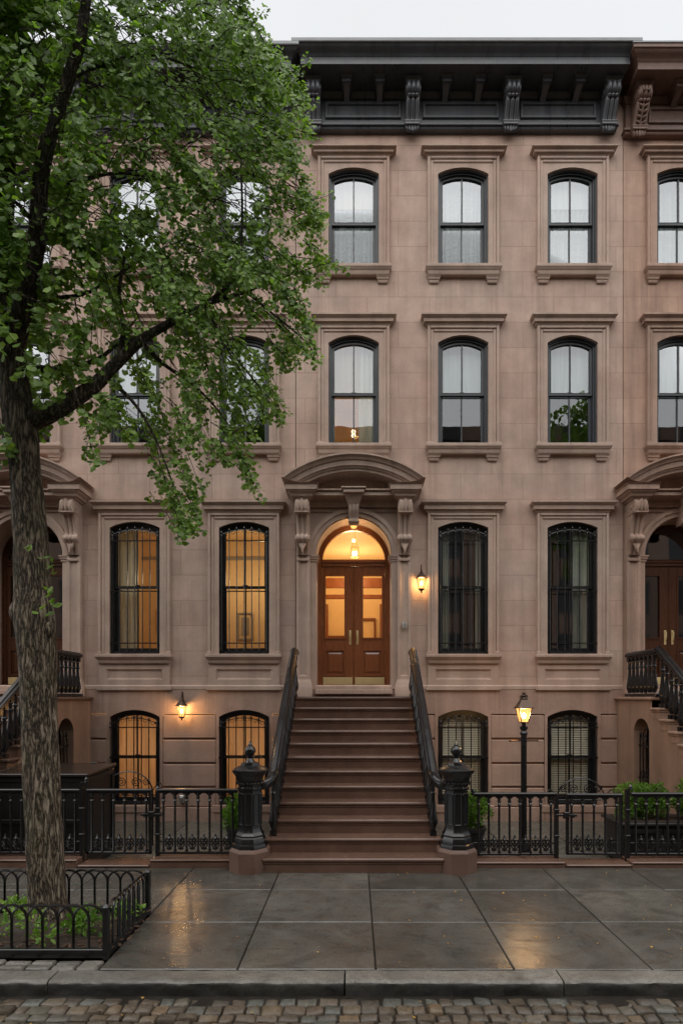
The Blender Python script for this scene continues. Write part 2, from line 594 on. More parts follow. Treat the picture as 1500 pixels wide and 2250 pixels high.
def arch_plate(mb, x0, x1, z0, z1, cont, yf, yw, yb):
    """wall plate x0..x1, z0..z1 pierced by an arched opening: face at yf, outer edges back to yw, reveals back to yb"""
    n = len(cont)
    zb = cont[0][1]
    w = cont[-1][0]
    f = lambda x, z, y=yf: (x, y, z)
    zsL, zsR = cont[1][1], cont[-2][1]
    mb.quad(f(x0, zb), f(-w, zb), f(-w, zsL), f(x0, zsL))
    mb.quad(f(w, zb), f(x1, zb), f(x1, zsR), f(w, zsR))
    if z0 < zb - 1e-6:
        mb.quad(f(x0, z0), f(x1, z0), f(x1, zb), f(x0, zb))
    mb.quad(f(x0, zsL), f(-w, zsL), f(-w, z1), f(x0, z1))
    mb.quad(f(w, zsR), f(x1, zsR), f(x1, z1), f(w, z1))
    for i in range(1, n - 2):
        (xa, za), (xb, zb2) = cont[i], cont[i + 1]
        mb.quad(f(xa, za), f(xb, zb2), f(xb, z1), f(xa, z1))
    for i in range(n):
        (xa, za), (xb, zb2) = cont[i], cont[(i + 1) % n]
        mb.quad((xa, yf, za), (xb, yf, zb2), (xb, yb, zb2), (xa, yb, za))
    if abs(yf - yw) > 1e-6:
        for a, b in (((x0, z0), (x1, z0)), ((x1, z0), (x1, z1)), ((x1, z1), (x0, z1)), ((x0, z1), (x0, z0))):
            mb.quad((a[0], yf, a[1]), (b[0], yf, b[1]), (b[0], yw, b[1]), (a[0], yw, a[1]))


def holed_wall(mb, x0, x1, z0, z1, holes, y):
    xs = sorted({x0, x1} | {min(max(h[i], x0), x1) for h in holes for i in (0, 1)})
    zs = sorted({z0, z1} | {min(max(h[i], z0), z1) for h in holes for i in (2, 3)})
    for a, b in zip(xs, xs[1:]):
        for c, d in zip(zs, zs[1:]):
            mx, mz = (a + b) / 2, (c + d) / 2
            if any(h[0] < mx < h[1] and h[2] < mz < h[3] for h in holes):
                continue
            mb.quad((a, y, c), (b, y, c), (b, y, d), (a, y, d))


def panel_face(mb, x0, x1, z0, z1, yf, yb, ins):
    """box front with a recessed panel; ins = [(margin_x, margin_z, dy)...] nested steps"""
    a, b, c, d, y = x0, x1, z0, z1, yf
    for mx, mz, dy in ins:
        a2, b2, c2, d2, y2 = a + mx, b - mx, c + mz, d - mz, y + dy
        o = [(a, y, c), (b, y, c), (b, y, d), (a, y, d)]
        i = [(a2, y2, c2), (b2, y2, c2), (b2, y2, d2), (a2, y2, d2)]
        for k in range(4):
            j = (k + 1) % 4
            mb.quad(o[k], o[j], i[j], i[k])
        a, b, c, d, y = a2, b2, c2, d2, y2
    mb.quad((a, y, c), (b, y, c), (b, y, d), (a, y, d))
    o = [(x0, z0), (x1, z0), (x1, z1), (x0, z1)]
    for k in range(4):
        j = (k + 1) % 4
        mb.quad((o[k][0], yf, o[k][1]), (o[j][0], yf, o[j][1]), (o[j][0], yb, o[j][1]), (o[k][0], yb, o[k][1]))


def console(mb, prof, w, flutes=2, amp=0.02, top_leaf=None, foot_leaf=None, volutes=(), x=0.0):
    """scroll bracket: S-shaped side profile (projection, z) with a fluted face; wall at y = 0"""
    pr = catmull([(p, z, 0) for p, z in prof], 3)
    nu = 8 * flutes + 1
    vs, fs = [], []
    for q in pr:
        for k in range(nu):
            u = -1 + 2 * k / (nu - 1)
            b = amp * (abs(math.cos(u * PI * flutes / 2 * 1.0)) ** 0.6 - 0.5)
            vs.append((x + u * w / 2, -(q[0] + b), q[1]))
    for i in range(len(pr) - 1):
        for k in range(nu - 1):
            fs.append((i * nu + k, i * nu + k + 1, (i + 1) * nu + k + 1, (i + 1) * nu + k))
    mb.add(vs, fs)
    for sgn in (-1, 1):
        e = [(x + sgn * w / 2, -(q[0] + amp * (abs(math.cos(PI * flutes / 2)) ** 0.6 - 0.5)), q[1]) for q in pr]
        for a, b in zip(e, e[1:]):
            mb.quad(a, b, (b[0], 0, b[2]), (a[0], 0, a[2]))
    for (p, z, r, ex) in volutes:
        n = 14
        for sgn in (-1, 1):
            c = []
            for k in range(n):
                a = 2 * PI * k / n
                c.append((x + sgn * (w / 2 + ex), -(p + r * math.cos(a)), z + r * math.sin(a)))
            mb.add(c, [tuple(range(n))])
            c2 = [(x + sgn * (w / 2 - 0.02), v[1], v[2]) for v in c]
            mb.add(c + c2, [(k, (k + 1) % n, n + (k + 1) % n, n + k) for k in range(n)])
            mb.ell((x + sgn * (w / 2 + ex), -p, z), (0.014, r * 0.4, r * 0.4))
    if top_leaf:
        p, z, h = top_leaf
        for k in range(-2, 3):
            mb.ell((x + k * w * 0.19, -p + abs(k) * 0.012, z - abs(k) * h * 0.06), (w * 0.085, 0.03, h * 0.55), Matrix.Rotation(-k * 0.22, 3, 'Y'))
    if foot_leaf:
        p, z, h = foot_leaf
        for k in range(-2, 3):
            mb.ell((x + k * w * 0.17, -p + abs(k) * 0.02, z + abs(k) * h * 0.16), (w * 0.1, 0.045, h * (0.55 - abs(k) * 0.07)), Matrix.Rotation(k * 0.24, 3, 'Y') @ Matrix.Rotation(-0.35, 3, 'X'))

# ------------------------------------------------------------------ windows
W = 0.5
KIND = {   # opening bottom, spring, crown, surround top, hood top, meeting rail
    'attic':    dict(zb=10.81, zs=12.66, zc=12.785, st=12.985, ht=13.10, zm=11.77),
    'second':   dict(zb=7.265, zs=9.30, zc=9.45, st=9.62, ht=9.80, zm=8.34),
    'parlour':  dict(zb=3.10, zs=5.617, zc=5.735, st=5.90, ht=6.116, zm=4.457),
    'basement': dict(zb=0.10, zs=1.85, zc=1.99, st=2.03, ht=2.03, zm=1.04),
}
HX = 0.56      # half width of the wall hole behind a surround
BASE_Y = -0.04


def frame_mb(k):
    d = KIND[k]
    def f(mb):
        c = lambda t: contour(W, d['zb'], d['zs'], d['zc'], t)
        mb.ring(c(0.0), c(0.03), 0.015, 0.2)
        mb.ring(c(0.03), c(0.058), 0.05, 0.2)
        mb.cbox(-W + .03, W - .03, 0.0, 0.2, d['zb'] + .001, d['zb'] + 0.05, 0.008)
    return f


def sash_mb(k, upper):
    d = KIND[k]
    zm, zb = d['zm'], d['zb']
    def f(mb):
        if upper:
            o = contour(W, zm - .03 - .056, d['zs'], d['zc'], .056)
            i = contour(W, zm + .02 - .112, d['zs'], d['zc'], .112)
            mb.ring(o, i, 0.085, 0.125)
            j = contour(W, zm + .02 - .104, d['zs'], d['zc'], .104)
            mb.ring(j, i, 0.078, 0.1)
            mb.box(-.013, .013, 0.088, 0.12, zm + .02, d['zc'] - .112)
        else:
            o = [(-.444, zb + .05), (-.444, zm + .028), (.444, zm + .028), (.444, zb + .05)]
            i = [(-.385, zb + .13), (-.385, zm - .022), (.385, zm - .022), (.385, zb + .13)]
            mb.ring(o, i, 0.13, 0.17)
            mb.box(-.013, .013, 0.132, 0.165, zb + .13, zm - .022)
            mb.cbox(-.05, .05, 0.105, 0.13, zm + .026, zm + .05, 0.006)
    return f


def pane_mb(k):
    d = KIND[k]
    def f(mb):
        up = contour(W, d['zm'] - .09, d['zs'], d['zc'], .108)
        mb.poly([(x, 0.112, z) for x, z in up])
        mb.quad((-.39, .152, d['zb'] + .12), (.39, .152, d['zb'] + .12), (.39, .152, d['zm']), (-.39, .152, d['zm']))
    return f


def surround_mb(k):
    d = KIND[k]
    def f(mb):
        c = contour(W, d['zb'], d['zs'], d['zc'], 0.0)
        if k == 'basement':
            arch_plate(mb, -HX, HX, d['zb'] - .06, d['st'], c, BASE_Y, BASE_Y, 0.2)
            mb.cbox(-.62, .62, BASE_Y - .05, .1, d['zb'] - .15, d['zb'] - .005, .012)
            return
        s = .71
        arch_plate(mb, -s, s, d['zb'], d['st'], c, -.045, 0.0, 0.2)
        for sg in (-1, 1):
            a, b = sorted((sg * s, sg * (s - .055)))
            mb.cbox(a, b, -.088, -.03, d['zb'] + .001, d['st'], .01)
            a, b = sorted((sg * (s - .056), sg * (s - .115)))
            mb.cbox(a, b, -.066, -.03, d['zb'] + .001, d['st'] - .056, .012)
        mb.cbox(-s + .056, s - .056, -.088, -.03, d['st'] - .055, d['st'], .01)
        mb.cbox(-s + .116, s - .116, -.066, -.03, d['st'] - .115, d['st'] - .056, .012)
        for sg in (-1, 1):
            mb.cbox(sg * (s - .03) - .045, sg * (s - .03) + .045, -.095, -.03, d['zb'] + .001, d['zb'] + .05, .008)
    return f


def hood_mb(k):
    d = KIND[k]
    z0, z1 = d['st'], d['ht']
    h = z1 - z0
    def f(mb):
        P = [(0.0, 0.0), (.03, .02), (.05, .22), (.055, .26), (.085, .27), (.088, .6), (.098, .64), (.12, .72), (.135, .80), (.142, .83), (.142, 1.0)]
        mb.ucorn(-.70, .70, -.05, 0.0, [(p, z0 + .001 + q * h) for p, q in P])
    return f


def sill_mb(k):
    d = KIND[k]
    zb = d['zb']
    def f(mb):
        P = [(0.0, -.19), (.012, -.17), (.02, -.115), (.04, -.10), (.05, -.07), (.06, -.06), (.06, -.012), (.05, -.001)]
        mb.ucorn(-.69, .69, -.09, 0.0, [(p, zb + z) for p, z in P])
        if k != 'parlour':
            for sg in (-1, 1):
                mb.ucorn(sg * .58 - .085, sg * .58 + .085, -.03, 0.0, [(0.0, zb - .315), (.012, zb - .30), (.015, zb - .255), (.03, zb - .25), (.038, zb - .215), (.05, zb - .205), (.055, zb - .191)])
        else:
            panel_face(mb, -.70, .70, 2.487, zb - .191, -.055, 0.0, [(.15, .11, 0.0), (.015, .015, .022), (.02, .02, .008)])
            mb.ucorn(-.71, .71, -.055, 0.0, [(.03, 2.385), (.03, 2.46), (.015, 2.475), (0.0, 2.486)])
    return f


def spear(mb, x, y, z, h=.11, s=1.0):
    mb.lathe([(.012 * s, 0), (.02 * s, .01), (.012 * s, .02), (.012 * s, h * .45), (.022 * s, h * .5), (.011 * s, h * .56), (.018 * s, h * .72), (.003, h)], (x, y, z), 6)
    for sg in (-1, 1):
        mb.tube([(x + sg * .008, y, z + h * .3), (x + sg * .03 * s, y, z + h * .5), (x + sg * .034 * s, y, z + h * .68), (x + sg * .02 * s, y, z + h * .7)], .006 * s, 4)


def grille_mb(k):
    d = KIND[k]
    def f(mb):
        zb = d['zb']
        n = 7
        if k == 'parlour':
            top, rails, y = 5.36, (3.32, 4.355, 5.36), -.02
        else:
            top, rails, y = 1.645, (0.30, 1.045, 1.645), -.075
        rad = (W * W + (d['zc'] - d['zs']) ** 2) / (2 * (d['zc'] - d['zs']))
        for i in range(n):
            x = -.447 + .149 * i
            mb.tube([(x, y, zb + .06), (x, y, top)], .0105, 6)
            za = d['zc'] - rad + math.sqrt(rad * rad - x * x)
            hh = za - top - .075 - (.04 if k == 'basement' else .03)
            mb.tube([(x, y, top), (x, y, top + max(hh - .1, .01))], .009, 5)
            spear(mb, x, y, top + max(hh - .1, .01), .12)
            mb.lathe([(.018, -.012), (.02, 0), (.018, .012)], (x, y, zb + .06), 6)
        for z in rails:
            mb.box(-.49, .49, y - .008, y + .008, z - .011, z + .011)
        # arched band that ties the spear heads together, with small scrolls
        pts = []
        for i in range(13):
            x = -.47 + .94 * i / 12
            pts.append((x, y, d['zc'] - rad + math.sqrt(rad * rad - x * x) - .155))
        mb.tube(pts, .008, 5)
        for i in range(n - 1):
            x = -.372 + .149 * i
            z = d['zc'] - rad + math.sqrt(rad * rad - x * x) - .19
            mb.tube([(x + .035 * math.cos(a), y, z + .03 * math.sin(a)) for a in [2 * PI * q / 8 for q in range(8)]], .0055, 4, closed=True)
        for sg in (-1, 1):
            for z in rails:
                mb.tube([(sg * .49, y, z), (sg * .49, .06, z)], .009, 5)
    return f


def sheet(mb, x0, x1, z0, z1, y, amp=.02, waves=7, n=60, ph=0.0, arch=None):
    top = lambda x: z1 if arch is None else arch(x)
    P = []
    for i in range(n + 1):
        x = x0 + (x1 - x0) * i / n
        P.append((x, y + amp * math.sin(ph + waves * 2 * PI * i / n) + amp * .5 * math.sin(1 + waves * 3.3 * PI * i / n)))
    vs = [(x, yy, z0) for x, yy in P] + [(x, yy, top(x)) for x, yy in P]
    mb.add(vs, [(i, i + 1, n + 2 + i, n + 1 + i) for i in range(n)])


def curtain_mb(k, style):
    d = KIND[k]
    zb, zc, zm = d['zb'], d['zc'], d['zm']
    def f(mb):
        if style == 'sheer':
            sheet(mb, -.46, .46, zb + .05, zc, .27, .018, 9)
        elif style == 'sheer_low':
            sheet(mb, -.46, .46, zb + .05, zm + .1, .27, .02, 8)
        elif style == 'shade':
            mb.box(-.45, .45, .24, .245, zm + .03, zc)
            mb.cbox(-.45, .45, .235, .25, zm + .0, zm + .03, .006)
        elif style == 'shade_half':
            mb.box(-.45, .45, .24, .245, zm + .42, zc)
        elif style == 'drape_left':
            sheet(mb, -.5, -.24, zb, zc, .23, .025, 4, 30)
        elif style == 'drape_edge':
            sheet(mb, .3, .5, zb, zc, .24, .02, 3, 24)
        elif style == 'drape_wide_left':
            sheet(mb, -.5, -.06, zb, zc, .30, .03, 5, 40)
        elif style == 'drape_right':
            sheet(mb, .1, .5, zb, zc, .23, .025, 4, 36)
        elif style == 'venetian':
            z = zb + .06
            while z < zc - .02:
                mb.add([(-.45, .2, z - .014), (.45, .2, z - .014), (.45, .225, z + .018), (-.45, .225, z + .018)], [(0, 1, 2, 3)])
                z += .046
            for x in (-.3, .3):
                mb.box(x - .006, x + .006, .193, .197, zb, zc)
        elif style == 'shutter':
            for q in range(6):
                a = -.45 + .15 * q
                mb.cbox(a + .003, a + .147, .25, .265, zb + .02, zc, .004)
    return f


STYLE_MAT = {'sheer': 'sheer_white', 'sheer_low': 'sheer_white', 'shade': 'shade_white', 'shade_half': 'shade_white', 'drape_left': 'drape_pale', 'drape_edge': 'drape_pale', 'drape_wide_left': 'drape_pale',
             'drape_right': 'drape_pale', 'venetian': 'blind_white', 'shutter': 'shutter_amber'}
PARTNAME = {'sheer': 'curtain', 'sheer_low': 'curtain', 'shade': 'roller_shade', 'shade_half': 'roller_shade', 'drape_left': 'curtain', 'drape_edge': 'curtain', 'drape_wide_left': 'curtain', 'drape_right': 'curtain', 'venetian': 'window_blind', 'shutter': 'shutter'}


def window(house, bx, k, trim, base, gl, inner, frame='grey_frame_paint'):
    w = link('window', shared(('frame', k), frame_mb(k), 'window_frame', frame), house, (bx, 0, 0))
    link('sash', shared(('sash', k, 1), sash_mb(k, True), 'sash', frame), w)
    link('sash', shared(('sash', k, 0), sash_mb(k, False), 'sash', frame), w)
    link('pane', shared(('pane', k), pane_mb(k), 'pane', gl, 0), w)
    link('surround', shared(('surround', k), surround_mb(k), 'surround', base if k == 'basement' else trim), w)
    if k != 'basement':
        link('hood', shared(('hood', k), hood_mb(k), 'hood', trim), w)
        link('window_sill', shared(('sill', k), sill_mb(k), 'window_sill', trim), w)
    if k in ('parlour', 'basement'):
        link('grille', shared(('grille', k), grille_mb(k), 'grille', 'black_iron'), w)
    for st in inner:
        st, cm = st if isinstance(st, tuple) else (st, STYLE_MAT[st])
        link(PARTNAME[st], shared(('curtain', k, st), curtain_mb(k, st), PARTNAME[st], cm), w)
    return w


# ------------------------------------------------------------------ cornice
def cornice(house, zs, x0, x1, mat, brackets, cap=None, dz=0.0, leafy=False):
    mb = MB()
    P = [(.58, 14.205), (.62, 14.20), (.62, 14.325), (.635, 14.335), (.645, 14.355), (.665, 14.375), (.70, 14.40), (.735, 14.42), (.75, 14.445), (.775, 14.452), (.775, 14.515)]
    mb.ucorn(x0 + .62, x1 - .62, 0.0, 1.2, [(p, z + dz) for p, z in P])
    c = mb.build('cornice', mat, house)
    fz = MB()
    fz.box(x0 + .03, x1 - .03, -.08, .0, 13.50 + dz, 14.19 + dz)
    fz.ucorn(x0 + .03, x1 - .03, -.08, 0, [(0, 13.48 + dz), (.02, 13.485 + dz), (.035, 13.51 + dz), (.02, 13.535 + dz), (.055, 13.55 + dz), (.06, 13.58 + dz), (.0, 13.62 + dz)])
    fz.ucorn(x0 + .03, x1 - .03, -.08, 0, [(0, 14.09 + dz), (.02, 14.10 + dz), (.03, 14.13 + dz), (.055, 14.15 + dz), (.07, 14.195 + dz)])
    fz.build('frieze', mat, c)
    if not cap:
        cp = MB()
        cp.ucorn(x0 + .62, x1 - .62, 0.0, 1.2, [(.779, 14.462 + dz), (.779, 14.517 + dz), (.74, 14.52 + dz)])
        cp.build('flashing', 'lead_flashing', c)
    if cap:
        cp = MB()
        cp.ucorn(x0 + .62, x1 - .62, 0.0, 1.2, [(.79, 14.517 + dz), (.79, 14.545 + dz), (.7, 14.56 + dz)])
        cp.build('flashing', cap, c)

    def br(mb):
        pr = [(.38, 14.12), (.43, 14.08), (.44, 14.0), (.41, 13.93), (.34, 13.89), (.33, 13.83), (.27, 13.72), (.215, 13.62), (.19, 13.555)]
        console(mb, [(p, z + dz) for p, z in pr], .26, 3, .036, volutes=((.30, 14.02 + dz, .105, .014),))
        for q in (-.07, 0, .07):
            mb.ell((q, -.36, 13.885 + dz), (.042, .04, .035))
        mb.ucorn(-.13, .13, -.2, 0, [(-.01, 13.478 + dz), (.015, 13.49 + dz), (.015, 13.53 + dz), (.025, 13.535 + dz), (.025, 13.556 + dz)])
        for q in range(-2, 3):
            mb.ell((q * .05, -.17 + abs(q) * .012, 13.425 + dz + abs(q) * .014), (.032, .045, .07), Matrix.Rotation(q * .2, 3, 'Y'))
        mb.ucorn(-.13, .13, -.38, 0, [(0, 14.12 + dz), (.015, 14.13 + dz), (.02, 14.16 + dz), (.05, 14.197 + dz)])
        if leafy:
            for q in range(4):
                for sg in (-1, 1):
                    mb.ell((sg * .06, -.335 + q * .035, 13.82 - q * .075 + dz), (.05, .03, .022), Matrix.Rotation(sg * -.6, 3, 'Y'))
            for q in range(-1, 2):
                mb.ell((q * .06, -.45, 14.03 + dz), (.03, .03, .06), Matrix.Rotation(q * .4, 3, 'Y'))
    me = shared(('bracket', dz, leafy), br, 'bracket', mat)
    def mod(mb):
        mb.ucorn(-.085, .085, -.42, 0, [(0, 14.10 + dz), (0, 14.165 + dz), (.03, 14.18 + dz), (.04, 14.197 + dz)])
        mb.add([(x, y, z + dz) for x in (-.055, .055) for y, z in ((-.1, 13.98), (-.1, 14.1), (-.36, 14.1), (-.27, 14.06), (-.17, 14.03))],
               [(0, 1, 2, 3, 4), (5, 9, 8, 7, 6), (0, 4, 9, 5), (4, 3, 8, 9), (3, 2, 7, 8)])
    mm = shared(('modillion', dz), mod, 'modillion', mat)
    for x in brackets:
        link('bracket', me, c, (x, 0, 0))
    for a, b in zip(brackets, brackets[1:]):
        pm = MB()
        panel_face(pm, a + .21, b - .21, 13.70 + dz, 14.03 + dz, -.085, -.07, [(.012, .012, -.03), (.04, .04, 0.0), (.015, .015, .04), (.03, .03, .01)])
        pm.build('frieze_panel', mat, c)
        for t in (1 / 3, 2 / 3):
            link('modillion', mm, c, (a + (b - a) * t, 0, 0))
    return c


# ------------------------------------------------------------------ doorway
def arcband(mb, cz, r0, r1, a0, a1, yf, yb, n=28):
    vs = []
    for i in range(n + 1):
        a = a0 + (a1 - a0) * i / n
        for r in (r0, r1):
            for y in (yf, yb):
                vs.append((r * math.sin(a), y, cz + r * math.cos(a)))
    fs = []
    for i in range(n):
        b, c = i * 4, i * 4 + 4
        fs += [(b, b + 2, c + 2, c), (b + 2, b + 3, c + 3, c + 2), (b + 1, c + 1, c + 3, b + 3), (b, c, c + 1, b + 1)]
    fs += [(0, 1, 3, 2), (n * 4, n * 4 + 2, n * 4 + 3, n * 4 + 1)]
    mb.add(vs, fs)


def portal(house, trim):
    ps = MB()
    cont = contour(.745, 2.40, 5.06, 5.8049, 0.0, 24)
    arch_plate(ps, -.9, .9, 2.40, 6.12, cont, -.05, 0.0, .46)
    arcband(ps, 5.06, .765, .85, -PI / 2, PI / 2, -.085, -.03)
    arcband(ps, 5.06, .85, .93, -PI / 2, PI / 2, -.11, -.03)
    for sg in (-1, 1):        # impost blocks, spandrel panels
        ps.ucorn(sg * .80 - .065, sg * .80 + .065, -.055, .2, [(0, 4.93), (.012, 4.94), (.012, 4.97), (.03, 4.99), (.03, 5.02), (.045, 5.03), (.045, 5.058)])
        ps.add([(sg * x, -.075, z) for x, z in ((.86, 5.42), (.86, 5.92), (.22, 5.92), (.22, 5.985 + .0), (.925, 5.985), (.925, 5.42))], [(0, 1, 2, 3, 4, 5)])
    # entablature between the consoles and a broad frieze over the arch
    ps.ucorn(-.86, .86, -.14, 0, [(0, 6.0), (.01, 6.05), (.03, 6.06), (.03, 6.12), (.06, 6.14)])
    ps.cbox(-.86, .86, -.36, 0.0, 6.142, 6.23, .012)
    ps.cbox(-.86, .86, -.40, 0.0, 6.232, 6.265, .01)
    p = ps.build('portal', trim, house)

    def pil(mb):
        panel_face(mb, -.135, .135, 2.60, 5.9, -.12, 0, [(.055, .06, 0.0), (.012, .012, .02), (.015, .015, .006)])
        mb.ucorn(-.14, .14, -.12, 0, [(.045, 2.256), (.045, 2.44), (.035, 2.46), (.03, 2.52), (.012, 2.55), (0, 2.60)])
        mb.cbox(-.115, .115, -.14, -.1, 4.93, 4.99, .01)
    def con(mb):
        pr = [(.36, 6.07), (.42, 6.02), (.43, 5.92), (.40, 5.83), (.335, 5.79), (.29, 5.70), (.25, 5.58), (.225, 5.46), (.235, 5.42), (.285, 5.385), (.295, 5.33), (.26, 5.28), (.21, 5.22), (.16, 5.12), (.135, 5.05)]
        console(mb, pr, .25, 3, .028, top_leaf=(.425, 5.95, .24), foot_leaf=(.235, 5.19, .27), volutes=((.30, 5.93, .11, .012), (.21, 5.35, .07, .015)))
        mb.cbox(-.135, .135, -.43, -.02, 5.795, 5.83, .012)
        mb.ucorn(-.135, .135, -.36, 0, [(0, 6.07), (.012, 6.075), (.025, 6.1), (.06, 6.115), (.07, 6.135), (.075, 6.16), (.115, 6.185), (.13, 6.205), (.135, 6.217)])
        mb.ucorn(-.16, .16, -.37, 0, [(.14, 6.219), (.14, 6.31), (.155, 6.32), (.175, 6.338)])
    for sg in (-1, 1):
        link('pilaster', shared('pilaster', pil, 'pilaster', trim), p, (sg * 1.0, 0, 0))
        link('console', shared('console', con, 'console', trim), p, (sg * 1.0, 0, 0))

    def key(mb):
        console(mb, [(.30, 6.0), (.29, 5.9), (.24, 5.8), (.22, 5.74), (.24, 5.7), (.22, 5.66), (.12, 5.63)], .2, 3, .02)
        mb.add([(s * x, y, z) for s in (-1, 1) for x, y, z in ((.11, -.30, 6.0), (.17, -.40, 6.17), (.17, 0, 6.17), (.11, 0, 6.0))],
               [(0, 1, 2, 3), (4, 7, 6, 5), (0, 4, 5, 1), (0, 3, 7, 4)])
        mb.cbox(-.2, .2, -.46, -.02, 6.172, 6.245, .012)
        mb.cbox(-.235, .235, -.49, -.02, 6.247, 6.28, .01)
    link('keystone', shared('keystone', key, 'keystone', trim), p)

    def ped(mb):
        rad, cz = 2.217, 4.663
        a1 = math.asin(1.365 / rad)
        prof = [(0.0, -.02), (0.0, -.60), (-.03, -.60), (-.04, -.575), (-.075, -.545), (-.10, -.535), (-.105, -.51), (-.20, -.50), (-.205, -.475), (-.235, -.465), (-.24, -.44), (-.29, -.43), (-.29, -.02)]
        n = 40
        vs, fs = [], []
        for i in range(n + 1):
            for dr, y in prof:
                r = rad + dr
                xe = math.sqrt(r * r - (6.41 + dr * .24 - cz) ** 2)     # feet cut level on the side blocks
                ae = math.asin(xe / r) * (-1 + 2 * i / n)
                vs.append((r * math.sin(ae), y, cz + r * math.cos(ae)))
        m = len(prof)
        for i in range(n):
            for k in range(m):
                fs.append((i * m + k, i * m + (k + 1) % m, (i + 1) * m + (k + 1) % m, (i + 1) * m + k))
        fs += [tuple(range(m)), tuple(n * m + k for k in range(m))[::-1]]
        mb.add(vs, fs)
        # back of the tympanum
        pts = [(-1.1, -.06, 6.27)] + [(1.6 * math.sin(t * .75) * .75, -.06, 6.27 + .42 * (1 - (abs(t)) ** 2)) for t in [-1 + i / 8 for i in range(17)]] + [(1.1, -.06, 6.27)]
        mb.poly(pts)
    link('pediment', shared('pediment', ped, 'pediment', trim), p)
    return p


def doors(house, wood, lit):
    fr = MB()
    c = lambda t: contour(.745, 2.43, 5.06, 5.8049, t, 24)
    fr.ring(c(0.0), c(.035), .40, .56)
    fr.ring(c(.035), c(.075), .43, .56)
    fr.ring(c(.075), c(.095), .455, .56)
    fr.cbox(-.655, .655, .42, .55, 4.955, 5.02, .01)
    fr.cbox(-.66, .66, .40, .55, 5.021, 5.075, .015)
    fr.cbox(-.65, .65, .435, .55, 5.076, 5.10, .008)
    f = fr.build('door_frame', wood, house)
    fp = MB()
    fp.poly([(x, .5, z) for x, z in contour(.745, 5.0, 5.06, 5.8049, .097, 24)])
    fp.build('fanlight', 'glass_clear' if lit else 'glass_dark', f, smooth=0)

    def leaf(mb):      # hung on x = 0, towards +x
        y0, y1, a, b = .45, .495, .004, .648
        mb.cbox(a, .185, y0, y1, 2.45, 4.95, .006)
        mb.cbox(.59, b, y0, y1, 2.45, 4.95, .006)
        mb.box(.185, .59, y0 + .001, y1, 4.77, 4.95)
        mb.box(.185, .59, y0 + .001, y1, 3.22, 3.47)
        mb.box(.185, .59, y0 + .001, y1, 2.45, 2.70)
        ro = [(.16, 3.445), (.16, 4.795), (.615, 4.795), (.615, 3.445)]
        ri = [(.195, 3.48), (.195, 4.76), (.58, 4.76), (.58, 3.48)]
        mb.ring(ro, ri, y0 - .014, y1)
        mb.ring([(.165, 2.68), (.165, 3.24), (.61, 3.24), (.61, 2.68)], [(.2, 2.715), (.2, 3.205), (.575, 3.205), (.575, 2.715)], y0 - .014, y1)
        panel_face(mb, .2, .575, 2.715, 3.205, y0 + .02, y1 - .005, [(.02, .02, 0.0), (.05, .05, -.022), (.01, .01, 0)])
        mb.cbox(-.008, .018, y0 - .01, y1, 2.45, 4.95, .005) if True else None
    def pane(mb):
        mb.quad((.19, .475, 3.475), (.585, .475, 3.475), (.585, .475, 4.765), (.19, .475, 4.765))
    def kick(mb):
        mb.cbox(.025, .635, .441, .449, 2.465, 2.655, .003)
    def handle(mb):
        mb.cbox(.052, .1, .437, .449, 3.33, 3.63, .006)
        mb.lathe([(.012, 0), (.014, .02)], (.076, .425, 3.56), 10)
        mb.tube(catmull([(.076, .44, 3.60), (.076, .40, 3.585), (.076, .395, 3.50), (.076, .41, 3.42), (.076, .44, 3.40)], 3), .0095, 8)
        mb.ell((.076, .436, 3.37), (.012, .008, .012))
    for sg in (1, -1):
        o = link('door', shared(('leaf',), leaf, 'door', wood), house)
        o.scale.x = sg
        link('pane', shared('door_pane', pane, 'pane', 'glass_clear' if lit else 'glass_mid', 0), o)
        link('kick_plate', shared('kick', kick, 'kick_plate', 'brass'), o)
        link('handle', shared('handle', handle, 'handle', 'brass'), o)
    t = MB()
    t.cbox(-.76, .76, -.16, .55, 2.30, 2.395, .012)
    t.cbox(-.74, .74, .30, .56, 2.397, 2.445, .008)
    t.build('threshold', 'brownstone_trim', house)


